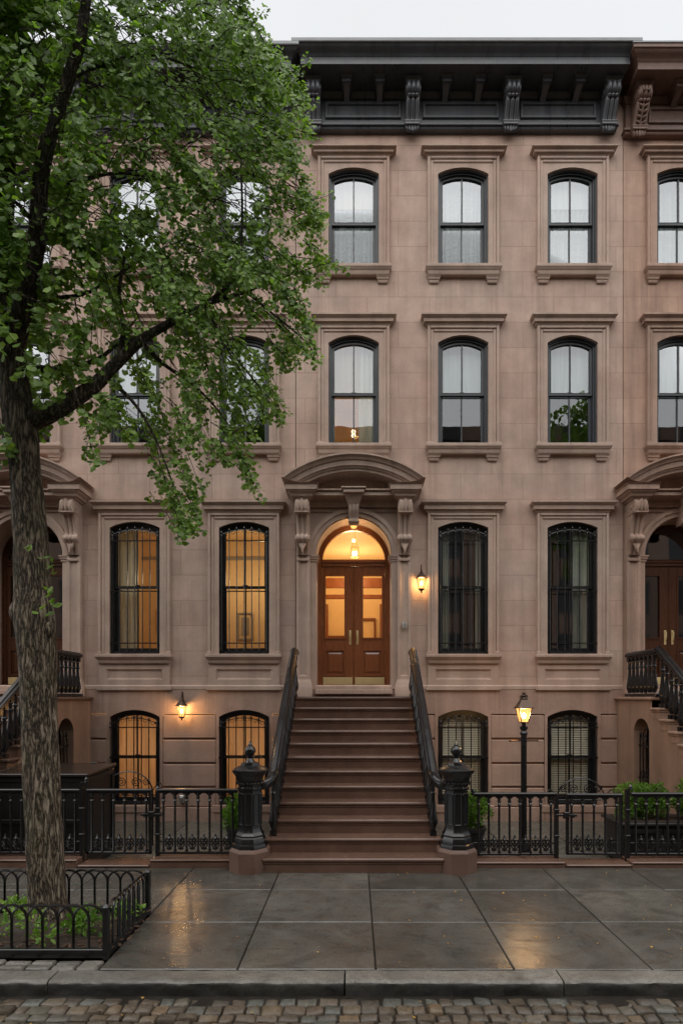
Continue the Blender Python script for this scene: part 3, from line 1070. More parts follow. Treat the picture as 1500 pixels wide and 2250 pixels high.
# ------------------------------------------------------------------ a stoop with its steps
def stoop(house, half, dy, mat, wall, gate_side=0):
    top = 2.25
    st = MB()
    n = 12
    ln = -1.0 + dy
    if gate_side:
        gy = -1.0
        s = gate_side
        tmp = MB()
        arch_plate(tmp, -.368, .75, -.3, 2.19, contour(.28, -.28, 1.62, 1.86, 0, 10), 0, 0, .25)
        # turned so that the plate faces sideways
        st.add([(s * (half - .0 - y), gy + x * 1.0 + .25 * 0, z) for x, y, z in tmp.v], tmp.f)
        st.box(min(s * (half - .002), s * (half - .3)), max(s * (half - .002), s * (half - .3)), gy - 2.0 * 0 + .751, -.0, -.3, 2.19)
        st.box(-half if s > 0 else -half + .3, half - .3 if s > 0 else half, ln + .03, 0, -.3, 2.19)
    else:
        st.box(-half, half, ln + .03, 0, -.3, 2.19)
    for i in range(1, n):
        y = ln - .28 * i
        st.box(-half, half, y + .03, y + .31, -.3, top - .1875 * i - .055)
    sp = st.build('stoop', wall, house, smooth=0)
    lm = MB()
    lm.cbox(-half - .06, half + .06, ln, .02, 2.193, 2.25, .014)
    lm.build('landing', mat, sp)
    def step(mb):
        mb.cbox(-half - .05, half + .05, 0, .315, -.052, 0, .016)
        mb.cbox(-half - .03, half + .03, .014, .3, -.078, -.0525, .008)
        mb.box(-half - .012, half + .012, .026, .3, -.19, -.079)
    me = shared(('step', half, mat), step, 'step', mat)
    for i in range(1, n):
        link('step', me, sp, (0, ln - .28 * i, top - .1875 * i))
    if not gate_side:
        b = MB()
        b.box(-half - .01, half + .01, ln + .022, ln + .05, 2.06, 2.192)
        b.build('riser', mat, sp)
    if gate_side:
        s = gate_side
        g = MB()
        xx = s * (half - .09)
        for q in range(5):
            yy = -1.22 + .11 * q
            g.tube([(xx, yy, -.2), (xx, yy, 1.45)], .012, 5)
            spear_side(g, xx, yy, 1.45)
        for z in (.0, .75, 1.35):
            g.box(xx - .01, xx + .01, -1.27, -.73, z - .014, z + .014)
        for q in range(3):
            c = catmull([(xx, -1.0 + sg * .2 * math.sin(t * 2.2 + q), 1.5 + .3 * t * (q + 1) / 3) for sg in ((-1) ** q,) for t in (0, .25, .5, .75, 1)], 3)
            g.tube(c, .009, 4)
            g.tube([(xx, -1.0 + sg_ * .12 + .06 * math.cos(a), .83 + .06 * math.sin(a)) for sg_ in (q - 1,) for a in [2 * PI * w / 9 for w in range(9)]], .008, 4, closed=True)
        g.build('iron_gate', 'black_iron', sp)
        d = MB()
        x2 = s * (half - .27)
        d.quad((x2, -1.3, -.3), (x2, -.7, -.3), (x2, -.7, 1.9), (x2, -1.3, 1.9))  # flat black sheet standing in for the shade behind the gate
        d.build('doorway_shade_sheet', 'box_paint', sp)
    return sp


def spear_side(mb, x, y, z):
    mb.lathe([(.011, 0), (.02, .02), (.01, .04), (.02, .09), (.003, .14)], (x, y, z), 6)


# ------------------------------------------------------------------ rooms behind the glass
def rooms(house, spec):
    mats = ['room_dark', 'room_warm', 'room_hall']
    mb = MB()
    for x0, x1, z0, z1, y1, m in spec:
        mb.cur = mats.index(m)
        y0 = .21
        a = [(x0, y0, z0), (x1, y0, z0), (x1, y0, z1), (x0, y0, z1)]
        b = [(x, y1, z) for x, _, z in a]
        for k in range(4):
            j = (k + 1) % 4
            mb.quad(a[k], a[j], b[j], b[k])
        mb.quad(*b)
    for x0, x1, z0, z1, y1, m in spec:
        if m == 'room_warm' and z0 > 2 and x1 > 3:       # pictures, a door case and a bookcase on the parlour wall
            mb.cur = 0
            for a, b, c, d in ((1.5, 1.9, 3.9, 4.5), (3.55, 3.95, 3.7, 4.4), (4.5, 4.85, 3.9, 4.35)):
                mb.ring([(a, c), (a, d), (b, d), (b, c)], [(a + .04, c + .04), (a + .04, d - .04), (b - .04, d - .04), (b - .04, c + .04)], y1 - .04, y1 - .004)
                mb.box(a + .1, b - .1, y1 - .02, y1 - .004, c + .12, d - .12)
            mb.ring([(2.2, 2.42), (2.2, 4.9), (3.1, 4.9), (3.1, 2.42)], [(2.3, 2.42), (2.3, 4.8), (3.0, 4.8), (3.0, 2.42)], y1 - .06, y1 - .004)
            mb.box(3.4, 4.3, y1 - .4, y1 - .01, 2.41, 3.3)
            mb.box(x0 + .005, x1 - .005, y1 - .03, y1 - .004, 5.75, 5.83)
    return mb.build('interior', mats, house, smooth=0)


# ------------------------------------------------------------------ the houses
HOLES = [(bx, k) for k in ('attic', 'second') for bx in (0.0, 2.175, 4.35)] + [(bx, k) for k in ('parlour',) for bx in (2.175, 4.35)]


def house(name, label, xc, st, lit, x0=-1.15, x1=5.366, door_lit=False, wood='mahogany_dark'):
    h = thing(name, label, 'house', (xc, 0, 0), 'row houses along the pavement')
    body, trim, base = st
    mb = MB()
    holes = []
    for bx, k in HOLES:
        d = KIND[k]
        if (bx, k) in lit:
            holes.append((bx - HX, bx + HX, d['zb'] - .02, d['zc'] + .08))
    holes.append((-.88, .88, 2.38, 6.0))
    holed_wall(mb, x0, x1, 2.39, 14.3, holes, 0.0)
    mb.quad((x0, 0, 14.3), (x1, 0, 14.3), (x1, 12, 14.3), (x0, 12, 14.3))
    mb.quad((x0, 0, -.3), (x0, 12, -.3), (x0, 12, 14.3), (x0, 0, 14.3))
    mb.quad((x1, 0, -.3), (x1, 12, -.3), (x1, 12, 14.3), (x1, 0, 14.3))
    mb.quad((x0, 12, -.3), (x1, 12, -.3), (x1, 12, 14.3), (x0, 12, 14.3))
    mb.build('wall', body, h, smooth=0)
    # rusticated basement
    bb = MB()
    bxs = [bx for bx in (2.175, 4.35) if (bx, 'basement') in lit]
    edges = [x0 + .004]
    for bx in bxs:
        edges += [bx - HX, bx + HX]
    edges.append(x1 - .004)
    zs = [.05, .45, .925, 1.41, 1.90]
    for za, zb in zip(zs, zs[1:]):
        for q in range(0, len(edges), 2):
            bb.cbox(edges[q], edges[q + 1], BASE_Y, .1, za + .017, zb - .017, .014)
    for q in range(0, len(edges), 2):
        bb.box(edges[q] + .002, edges[q + 1] - .002, .02, .09, -.3, 1.9)
        bb.cbox(edges[q], edges[q + 1], BASE_Y - .03, .1, -.3, .055, .012)
    holed_wall(bb, x0, x1, 1.911, 2.39, [(bx - HX, bx + HX, 1.0, 2.03) for bx in bxs], BASE_Y)
    for bx in bxs:
        bb.cbox(bx - HX + .002, bx + HX - .002, BASE_Y - .028, .1, -.3, -.055, .01)
    bb.build('basement_wall', base, h, smooth=0)
    bl = MB()
    bl.ucorn(x0 + .03, x1 - .03, -.0, 0.05, [(.03, 2.386), (.045, 2.40), (.045, 2.46), (.03, 2.475), (.0, 2.487)])
    bl.build('belt_course', trim, h)
    for (bx, k), (gl, inner) in lit.items():
        window(h, bx, k, trim, base, gl, inner, 'black_frame_paint' if k in ('parlour', 'basement') else 'grey_frame_paint')
    portal(h, trim)
    doors(h, wood, door_lit)
    return h


ST1 = ('brownstone', 'brownstone_trim', 'brownstone_base')
ST2 = ('russet_stone', 'russet_trim', 'russet_base')
WX = 2.175
XM, XL, XR = -0.02, -6.55, 6.51

main = house('brownstone_house', 'brownstone row house with lit mahogany double doors, black cornice and central stoop', XM, ST1, {
    (0.0, 'attic'): ('glass_high', ['sheer', ('shade_half', 'shade_cream')]),
    (WX, 'attic'): ('glass_high', ['sheer']),
    (2 * WX, 'attic'): ('glass_high', ['sheer', 'shade_half']),
    (0.0, 'second'): ('glass_mid', [('shade', 'shade_cream'), 'drape_right']),
    (WX, 'second'): ('glass_sky', ['shade']),
    (2 * WX, 'second'): ('glass_sky', ['shade']),
    (WX, 'parlour'): ('glass_dark', ['drape_left', 'drape_edge']),
    (2 * WX, 'parlour'): ('glass_dark', ['drape_right']),
    (WX, 'basement'): ('glass_clear', ['venetian']),
    (2 * WX, 'basement'): ('glass_clear', ['venetian']),
}, door_lit=True, wood='mahogany')
cornice(main, 14.2, -1.0, 5.21, 'black_cornice_paint', [-.78, 1.15, 3.08, 5.01])
stoop(main, 1.12, 0.0, 'step_stone', 'brownstone_base')
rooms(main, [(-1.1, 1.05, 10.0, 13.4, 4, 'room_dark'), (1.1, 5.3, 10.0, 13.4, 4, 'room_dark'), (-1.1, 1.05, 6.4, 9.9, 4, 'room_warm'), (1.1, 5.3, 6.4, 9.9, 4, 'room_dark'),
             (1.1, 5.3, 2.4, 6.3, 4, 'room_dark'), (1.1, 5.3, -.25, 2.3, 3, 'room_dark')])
left = house('brownstone_house', 'brownstone row house behind the ginkgo tree, warm light in its barred windows', XL, ST1, {
    (0.0, 'attic'): ('glass_high', ['sheer']),
    (WX, 'attic'): ('glass_high', ['sheer']),
    (2 * WX, 'attic'): ('glass_high', ['sheer']),
    (0.0, 'second'): ('glass_mid', []),
    (WX, 'second'): ('glass_mid', ['shade']),
    (2 * WX, 'second'): ('glass_mid', ['shade']),
    (WX, 'parlour'): ('glass_clear', ['drape_wide_left']),
    (2 * WX, 'parlour'): ('glass_clear', []),
    (WX, 'basement'): ('glass_clear', ['shutter']),
    (2 * WX, 'basement'): ('glass_clear', ['shutter']),
}, x0=-3.4)
cornice(left, 14.2, -1.15, 5.35, 'black_cornice_paint', [-.78, 1.15, 3.08, 5.01], dz=-.06)
stoop(left, 1.3, -.4, 'step_stone', 'russet_base', gate_side=1)
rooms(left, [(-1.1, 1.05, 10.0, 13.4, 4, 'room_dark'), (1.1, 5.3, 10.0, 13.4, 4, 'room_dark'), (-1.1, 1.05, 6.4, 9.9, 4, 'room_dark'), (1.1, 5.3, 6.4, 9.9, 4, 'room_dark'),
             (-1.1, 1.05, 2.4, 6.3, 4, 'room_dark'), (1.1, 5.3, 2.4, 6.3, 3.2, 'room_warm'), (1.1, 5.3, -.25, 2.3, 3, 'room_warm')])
right = house('brownstone_house', 'russet stone row house with brown bracketed cornice at the edge of the row', XR, ST2, {
    (0.0, 'attic'): ('glass_high', ['sheer']),
    (0.0, 'second'): ('glass_sky', ['shade']),
    (WX, 'attic'): ('glass_high', ['sheer']),
    (WX, 'second'): ('glass_sky', ['shade']),
}, x1=5.4)
cornice(right, 14.2, -1.17, 5.35, 'brown_cornice_paint', [-.92, 1.15, 3.08, 5.01], cap='lead_flashing', dz=-.1, leafy=True)
stoop(right, 1.3, -.4, 'russet_base', 'russet_base', gate_side=-1)
rooms(right, [(-1.1, 1.05, 10.0, 13.4, 4, 'room_dark'), (1.1, 5.3, 10.0, 13.4, 4, 'room_dark'), (-1.1, 1.05, 6.4, 9.9, 4, 'room_dark'), (1.1, 5.3, 6.4, 9.9, 4, 'room_dark'),
              (-1.1, 1.05, 2.4, 6.3, 4, 'room_dark')])

# entrance hall of the main house: vestibule screen, stair and end wall
hall = MB()
hall.cur = 0
for f in ([(-.95, .55, 2.43), (-.95, 5, 2.43), (-.95, 5, 6.0), (-.95, .55, 6.0)], [(.95, .55, 2.43), (.95, 5, 2.43), (.95, 5, 6.0), (.95, .55, 6.0)],
          [(-.95, 5, 2.43), (.95, 5, 2.43), (.95, 5, 6.0), (-.95, 5, 6.0)], [(-.95, .55, 6.0), (.95, .55, 6.0), (.95, 5, 6.0), (-.95, 5, 6.0)], [(-.95, .55, 2.43), (.95, .55, 2.43), (.95, 5, 2.43), (-.95, 5, 2.43)]):
    hall.quad(*f)
hall.cur = 1
for q in range(9):
    hall.box(-.9, -.1, 2.9 + .22 * q, 4.9, 2.44 + .17 * q, 2.44 + .17 * (q + 1))
for a, b, c, d in ((-.95, .95, 4.75, 4.98), (-.95, -.7, 2.44, 4.75), (.7, .95, 2.44, 4.75), (-.05, .05, 2.44, 4.6), (-.7, -.05, 2.44, 3.0), (.05, .7, 2.44, 3.0), (-.7, .7, 4.5, 4.6)):
    hall.cbox(a, b, 1.7, 1.76, c, d, .008)
for sg in (-1, 1):
    hall.box(sg * .8 - .06, sg * .8 + .06, 4.9, 4.98, 2.44, 4.9)
hall.ring([(.12, 2.44), (.12, 4.5), (.62, 4.5), (.62, 2.44)], [(.17, 2.44), (.17, 4.45), (.57, 4.45), (.57, 2.44)], 4.9, 4.99)
hall.build('entrance_hall', ['room_hall', 'mahogany'], main, smooth=0)
ib = MB()
ib.cbox(-.035, .035, -.165, -.125, 3.60, 3.73, .006)
ib.lathe([(.012, 0), (.012, .012)], (0, -.17, 3.68), 10)
ib.box(-.02, .02, -.168, -.164, 3.625, 3.65)
ib.build('doorbell', 'steel', main, (1.0, 0, 0))
ob = MB()
ob.cbox(-.05, .05, -.12, -.04, .15, .30, .012)
ob.cbox(-.03, .03, -.135, -.118, .20, .27, .006)
ob.build('outlet_box', 'steel', left, (3.13, 0, 0))

# ------------------------------------------------------------------ lanterns
def lantern_glass(mb, z, r0, r1, h, n=8):
    mb.lathe([(r0, z), (r1, z + h)], n=n, a0=PI / n)


def wall_lantern(label, loc):
    t = thing('wall_lantern', label, 'wall lantern', loc, 'lit lanterns on the house walls')
    g = MB()
    g.lathe([(.05, -.155), (.075, -.06), (.085, .045)], n=8, a0=PI / 8)
    g.build('lantern_glass', 'lamp_glow', t, smooth=0)
    b = MB()
    b.ell((0, 0, -.05), (.026, .026, .05))
    b.build('bulb', 'bulb_glow', t)
    f = MB()
    for k in range(8):
        a = PI / 8 + 2 * PI * k / 8
        f.tube([(.053 * math.cos(a), .053 * math.sin(a), -.157), (.078 * math.cos(a), .078 * math.sin(a), -.06), (.088 * math.cos(a), .088 * math.sin(a), .047)], .0055, 4)
    f.lathe([(.012, -.235), (.022, -.22), (.01, -.205), (.03, -.19), (.058, -.175), (.058, -.155)], n=12)
    f.build('cage', 'bronze', t)
    c = MB()
    c.lathe([(.092, .045), (.118, .05), (.12, .062), (.10, .085), (.07, .115), (.045, .14), (.03, .155), (.034, .17), (.02, .19), (.026, .205), (.012, .225)], n=16)
    c.build('cap', 'bronze', t)
    k = MB()
    wy = -loc[1] - .005
    k.tube(catmull([(0, 0, .22), (0, .0, .27), (0, .035, .305), (0, .08, .29), (0, .09, .24), (0, .12, .17), (0, wy, .14)], 4), .012, 6)
    k.ell((0, .03, .315), (.016, .03, .018))
    k.tube(catmull([(0, .09, .17), (0, .06, .15), (0, .075, .12), (0, wy, .08)], 4), .009, 5)
    k.lathe([(.001, 0), (.05, .002), (.05, .012), (.02, .02)], n=12)
    k.v[-48:] = [(x, wy - (z - 0.0), y * 1.5 + .12) for x, y, z in k.v[-48:]]
    k.build('bracket', 'bronze', t)
    return t


wall_lantern('lit bronze lantern on the wall right of the double doors', (1.31, -.17, 4.53))
wall_lantern('lit bronze lantern between the two amber basement windows', (-3.39, -.20, 2.02))

post = thing('lamp_post', 'black iron lamp post with lit glass lantern behind the front railing', 'lamp post', (2.59, -2.62, -.22))
mb = MB()
mb.lathe([(.11, 0), (.11, .05), (.09, .07), (.085, .16), (.06, .2), (.05, .26), (.046, .3), (.045, 1.88), (.058, 1.895), (.058, 1.92), (.045, 1.935), (.04, 1.96), (.062, 1.985), (.062, 2.01), (.03, 2.03), (.03, 2.075)], n=10)
mb.build('post', 'black_iron', post)
mb = MB()
mb.tube([(-.2, 0, 1.80), (.2, 0, 1.80)], .013, 8)
for sg in (-1, 1):
    mb.ell((sg * .205, 0, 1.80), (.022, .018, .018))
mb.build('crossbar', 'bronze', post)
mb = MB()
mb.lathe([(.07, 2.09), (.128, 2.38)], n=4, a0=PI / 4)
mb.build('lantern_glass', 'lamp_glow', post, smooth=0)
mb = MB()
mb.ell((0, 0, 2.22), (.035, .035, .07))
mb.build('bulb', 'bulb_glow', post)
mb = MB()
for k in range(4):
    a = PI / 4 + PI / 2 * k
    mb.tube([(.074 * math.cos(a), .074 * math.sin(a), 2.08), (.134 * math.cos(a), .134 * math.sin(a), 2.39)], .009, 5)
mb.lathe([(.03, 2.06), (.082, 2.075), (.082, 2.09)], n=4, a0=PI / 4)
mb.build('cage', 'bronze', post)
mb = MB()
mb.lathe([(.13, 2.38), (.172, 2.385), (.172, 2.40), (.128, 2.455), (.088, 2.53), (.066, 2.57), (.066, 2.60), (.045, 2.61)], n=4, a0=PI / 4)
mb.build('lantern_roof', 'bronze', post, smooth=20)
mb = MB()
mb.lathe([(.05, 2.60), (.03, 2.63), (.045, 2.66), (.02, 2.69), (.032, 2.72), (.012, 2.75), (.006, 2.78)], n=10)
for sg in (-1, 1):
    mb.tube(catmull([(sg * .02, 0, 2.61), (sg * .055, 0, 2.64), (sg * .03, 0, 2.68)], 4), .012, 5)
mb.build('finial', 'bronze', post)

for ch_ in post.children:
    if ch_.name.split('.')[0] in ('lantern_glass', 'bulb', 'cage', 'lantern_roof', 'finial'):
        ch_.scale.z = .70
        ch_.location.z = .627
pl = thing('pendant_lantern', 'small glass pendant lantern hanging in the hall behind the fanlight', 'pendant lamp', (0, 1.0, 5.42))
mb = MB()
mb.lathe([(.085, -.13), (.085, .09)], n=8)
mb.build('lantern_glass', 'glass_clear', pl, smooth=0)
mb = MB()
for x, y in ((-.03, 0), (.03, 0), (0, .03)):
    mb.ell((x, y, -.05), (.025, .025, .05))
mb.build('bulb', 'bulb_glow', pl)
mb = MB()
for k in range(8):
    a = 2 * PI * k / 8
    mb.tube([(.088 * math.cos(a), .088 * math.sin(a), -.135), (.088 * math.cos(a), .088 * math.sin(a), .09), (.05 * math.cos(a), .05 * math.sin(a), .14), (.0, .0, .2)], .005, 4)
for z in (-.132, .09):
    mb.tube([(.088 * math.cos(a), .088 * math.sin(a), z) for a in [2 * PI * q / 16 for q in range(16)]], .006, 4, closed=True)
mb.tube([(0, 0, .2), (0, 0, .5)], .006, 5)
mb.lathe([(.05, .5), (.03, .52), (.05, .575)], n=10)
mb.build('cage', 'brass', pl)

cl = thing('ceiling_light', 'small glowing lamp under the keystone of the entrance arch', 'ceiling lamp', (-.02, .16, 5.72))
mb = MB()
mb.lathe([(.03, -.06), (.06, -.035), (.065, -.0)], n=12)
mb.build('lamp_shade', 'lamp_glow', cl)
mb = MB()
mb.lathe([(.07, 0), (.07, .02), (.04, .03), (.02, .09)], n=12)
mb.build('base', 'brass', cl)

tl = thing('table_lamp', 'small glowing table lamp inside the barred window left of the tree spray', 'table lamp', (-4.05, .75, 2.4))
mb = MB()
mb.lathe([(.075, .92), (.06, 1.16)], n=14)
mb.build('lamp_shade', 'lamp_glow', tl)
mb = MB()
mb.lathe([(.06, .6), (.03, .63), (.05, .7), (.02, .8), (.01, .92)], n=12)
mb.build('base', 'brass', tl)
mb = MB()
mb.cbox(-.25, .25, -.2, .2, .56, .6, .006)
for sx in (-1, 1):
    for sy in (-1, 1):
        mb.box(sx * .22 - .02, sx * .22 + .02, sy * .17 - .02, sy * .17 + .02, 0.01, .56)
tb = mb.build('side_table', 'mahogany', None, (-4.05, .75, 2.4))
tag(tb, 'small side table under the glowing table lamp behind the barred window', 'table')

ch = thing('chandelier', 'glowing chandelier in the upstairs window over the entrance', 'chandelier', (.1, 1.6, 8.25))
mb = MB()
for k in range(5):
    a = 2 * PI * k / 5
    mb.ell((.16 * math.cos(a), .16 * math.sin(a), 0), (.05, .05, .05))
mb.build('bulb', 'shade_glow', ch)
mb = MB()
for k in range(5):
    a = 2 * PI * k / 5
    mb.tube(catmull([(0, 0, -.06), (.1 * math.cos(a), .1 * math.sin(a), -.1), (.16 * math.cos(a), .16 * math.sin(a), -.05)], 3), .008, 5)
mb.tube([(0, 0, -.1), (0, 0, 1.6)], .008, 5)
mb.build('frame', 'brass', ch)

# ------------------------------------------------------------------ stair railings with newel posts
BAL = [(.047, 0), (.047, .055), (.03, .07), (.036, .09), (.06, .15), (.062, .2), (.045, .29), (.03, .40), (.024, .5), (.03, .515), (.046, .53), (.03, .548), (.026, .6), (.034, .64), (.046, .655), (.046, .70)]


def baluster_mesh():
    def f(mb):
        mb.lathe(BAL[2:-2], n=10)
        mb.box(-.043, .043, -.043, .043, 0, .06)
        mb.box(-.04, .04, -.04, .04, .645, .73)
    return shared('baluster', f, 'baluster', 'black_iron')


RAIL = [(a * 1.3, b * 1.3) for a, b in ((-.055, 0), (-.05, -.022), (-.03, -.032), (-.025, -.05), (.025, -.05), (.03, -.032), (.05, -.022), (.055, 0), (.05, .018), (.03, .026), (.02, .042), (-.02, .042), (-.03, .026), (-.05, .018))]


def stair_railing(label, xc, sg, half, dy, newel=True, level=False):
    t = thing('stair_railing', label, 'stair railing', (xc + sg * half, dy, 0), 'iron railings of the stoops')
    ln = -1.0
    zt = 2.25
    rail = MB()
    path = [(0, -.72, 3.07)] if not level else [(0, -.30 - dy, 3.05), (0, -.7, 3.05)]
    path += [(0, -.98, 3.07 if not level else 3.05), (0, -1.1, 3.02), (0, -2.3, 2.165), (0, -3.5, 1.30), (0, -3.66, 1.2)]
    if newel:
        path += [(sg * .03, -3.77, 1.135), (sg * .10, -3.86, 1.10), (sg * .2, -3.89, 1.10)]
    else:
        path += [(0, -4.2, .82)]
    cm = []
    for i, p in enumerate(path):
        cm.append(p)
    rail.sweep(catmull(cm, 3), RAIL)
    rail.build('handrail', 'black_iron', t)
    me = baluster_mesh()
    for i in range(1, 11):
        y = ln - .28 * i + .15
        z = zt - .1875 * i
        if newel and i == 10:
            y += .02
        zr = 3.02 + (y + 1.1) * .7155 - .04
        o = link('baluster', me, t, (0, y, z))
        o.scale.z = (zr - z) / .73
        q = y - .14
        zr2 = 3.02 + (q + 1.1) * .7155 - .04
        if i < 10:
            o = link('baluster', me, t, (0, q + .01, z))
            o.scale.z = (zr2 - z) / .73
    if level:
        y = -.36 - dy
        while y > -1.0:
            o = link('baluster', me, t, (0, y, zt))
            o.scale.z = (3.01 - zt) / .73
            y -= .15
        b = MB()
        b.cbox(-.07, .07, -1.02, -.28 - dy, zt + .001, zt + .06, .01)
        b.build('base_rail', 'black_iron', t)
    else:
        for y in (-.82, -.96):
            o = link('baluster', me, t, (0, y, zt))
            o.scale.z = (3.03 - zt) / .73
    if newel:
        nx = sg * .265
        ny = -3.90
        n = MB()
        n.lathe([(.235, 0), (.235, .015), (.225, .05), (.205, .06), (.2, .12), (.185, .14), (.19, .165), (.17, .19), (.155, .22), (.15, .26), (.15, .74), (.165, .755), (.165, .775), (.152, .79), (.158, .85), (.175, .875), (.178, .90), (.20, .935), (.225, .97), (.235, .985), (.235, 1.005), (.2, 1.03), (.15, 1.045), (.125, 1.06), (.12, 1.085), (.075, 1.10)], n=8, a0=PI / 8)
        for k in range(8):
            a = k * PI / 4
            m = Matrix.Rotation(a, 3, 'Z')
            for off in (-.042, .042):
                c = m @ Vector((.142, off, 0))
                s = MB()
                s.cbox(-.01, .012, -.009, .009, .30, .70, .006)
                n.add([m @ Vector((x + .137, y + off, z)) for x, y, z in s.v], s.f)
            for z in (.29, .69):
                s = MB()
                s.cbox(-.01, .012, -.045, .045, z, z + .018, .006)
                n.add([m @ Vector((x + .137, y, zz)) for x, y, zz in s.v], s.f)
            for q in (-.05, 0, .05):
                n.ell(m @ Vector((.165, q, .835)), (.02, .02, .02), None, 6, 4)
        np_ = n.build('newel_post', 'black_iron', t, (nx, ny, .302))
        f = MB()
        f.lathe([(.07, 1.10), (.05, 1.125), (.036, 1.15), (.05, 1.165), (.03, 1.18), (.055, 1.20), (.073, 1.235), (.073, 1.26), (.05, 1.30), (.025, 1.315), (.03, 1.325), (.016, 1.345), (.003, 1.375)], n=16)
        f.build('finial', 'black_iron', np_)
        p = MB()
        p.lathe([(.27, -.06), (.27, .26), (.262, .275), (.24, .302)], n=8, a0=PI / 8)
        p.build('plinth', 'plinth_stone', t, (nx, ny, 0), smooth=20)
    return t


stair_railing('black iron stoop railing and newel post, left of the central steps', XM, -1, 1.08, 0)
stair_railing('black iron stoop railing and newel post, right of the central steps', XM, 1, 1.08, 0)
stair_railing('black baluster railing of the stoop half hidden behind the tree trunk', XL, 1, 1.2, -.4, False, True)
stair_railing('black baluster railing of the russet stoop above the arched iron gate', XR, -1, 1.2, -.4, False, True)


# ------------------------------------------------------------------ front fences and gates
def picket_mesh(h):
    def f(mb):
        mb.lathe([(.024, 0), (.024, .03), (.016, .045), (.0155, h - .15), (.02, h - .145), (.026, h - .13), (.02, h - .118), (.016, h - .112), (.028, h - .09), (.03, h - .08), (.016, h - .075), (.014, h)], n=8)
    return shared(('picket', h), f, 'picket', 'black_iron')


def fleuron_mesh():
    def f(mb):
        mb.tube([(0, 0, .0), (0, 0, .17)], .011, 6)
        mb.lathe([(.012, .12), (.02, .14), (.03, .165), (.012, .19), (.018, .2), (.003, .225)], n=6)
        for sg in (-1, 1):
            mb.tube(catmull([(sg * .005, 0, .06), (sg * .03, 0, .10), (sg * .045, 0, .145), (sg * .03, 0, .155)], 3), .011, 5)
            mb.tube(catmull([(sg * .005, 0, .03), (sg * .035, 0, .05), (sg * .05, 0, .085), (sg * .035, 0, .09)], 3), .0095, 5)
            mb.ell((sg * .03, 0, .155), (.017, .013, .014), None, 6, 4)
            mb.ell((sg * .036, 0, .092), (.015, .012, .013), None, 6, 4)
            mb.ell((sg * .02, 0, .02), (.02, .012, .014), None, 6, 4)
    return shared('fleuron', f, 'fleuron', 'black_iron')


def fence(name, label, cat, x0, x1, y, zb, zt, gate=False, posts=(), rz=0.0):
    L = x1 - x0
    t = thing(name, label, cat, (x0, y, 0), 'iron railings and gates before the yards', rz)
    r = MB()
    r.cbox(-.0, L, -.032, .032, zt - .04, zt, .012)
    r.cbox(.005, L - .005, -.02, .02, zt - .055, zt - .041, .005)
    r.build('top_rail', 'black_iron', t)
    r = MB()
    r.cbox(0, L, -.02, .02, zb, zb + .035, .006)
    r.build('bottom_rail', 'black_iron', t)
    r = MB()
    r.cbox(0, L, -.008, .008, zb + .155, zb + .175, .004)
    r.build('mid_rail', 'black_iron', t)
    n = max(2, round(L / .147))
    s = L / n
    pm, fm = picket_mesh(round(zt - zb - .05, 3)), fleuron_mesh()
    for i in range(n):
        link('picket', pm, t, (s * (i + .5), 0, zb + .02))
    for i in range(n + 1):
        if 0 < i < n:
            link('fleuron', fm, t, (s * i, 0, zb + .05))
    a = MB()
    for i in range(n - 1):
        c = s * (i + 1)
        pts = [(c - s / 2 * math.cos(q) * .93, 0, zt - .125 + .075 * math.sin(q) ** .8) for q in [PI * k / 10 for k in range(11)]]
        a.tube(pts, .0095, 5)
        for sg in (-1, 1):
            a.ell((c + sg * s * .3, 0, zt - .066), (.018, .01, .014), None, 6, 4)
    a.build('arcade', 'black_iron', t)
    for px, h in posts:
        p = MB()
        p.box(px - .025, px + .025, -.025, .025, zb - .1, h - .06)
        p.lathe([(.034, h - .07), (.034, h - .05), (.02, h - .04), (.028, h - .02), (.01, h + .01)], n=8)
        for dz in (.25, .6):
            p.cbox(-.035, .035, -.035, .035, zb + dz, zb + dz + .03, .006)
            p.v[-24:] = [(x + px, yy, z) for x, yy, z in p.v[-24:]]
        p.build('post', 'black_iron', t)
    if gate:
        for px in (.02, L - .02):
            g = MB()
            g.cbox(px - .02, px + .02, -.02, .02, zb, zt, .006)
            g.build('stile', 'black_iron', t)
        la = MB()
        side = gate
        xx = L if side > 0 else 0
        la.cbox(xx - .14, xx + .14, -.035, -.02, zb + .52, zb + .55, .005)
        la.ell((xx - side * .08, -.05, zb + .535), (.03, .025, .03))
        la.cbox(xx - .04, xx + .04, -.045, .02, zb + .49, zb + .58, .008)
        la.build('latch', 'black_iron', t)
    return t


FY = -3.65
fence('iron_fence', 'section of black iron fence passing behind the tree trunk', 'fence', -6.6, -3.70, FY, .13, 1.01)
fence('iron_gate', 'closed black iron gate between the tree trunk and the left newel post', 'gate', -3.62, -2.74, FY, .13, 1.01, 1, posts=((-.06, 1.16),))
fence('iron_fence', 'section of black iron fence between the gate and the left newel post', 'fence', -2.66, -1.57, FY, .13, 1.01, posts=((.0, 1.04),))
fence('iron_fence', 'section of black iron fence in front of the lamp post', 'fence', 1.60, 2.72, FY, .11, .96, posts=((1.12, 1.0),))
fence('iron_gate', 'black iron gate standing slightly open between lamp post and leafy planter', 'gate', 2.85, 3.60, FY, .12, .95, -1, rz=R(-2))
fence('iron_fence', 'section of black iron fence in front of the leafy planter box', 'fence', 3.72, 6.6, FY, .11, .96, posts=((-.04, 1.06),))

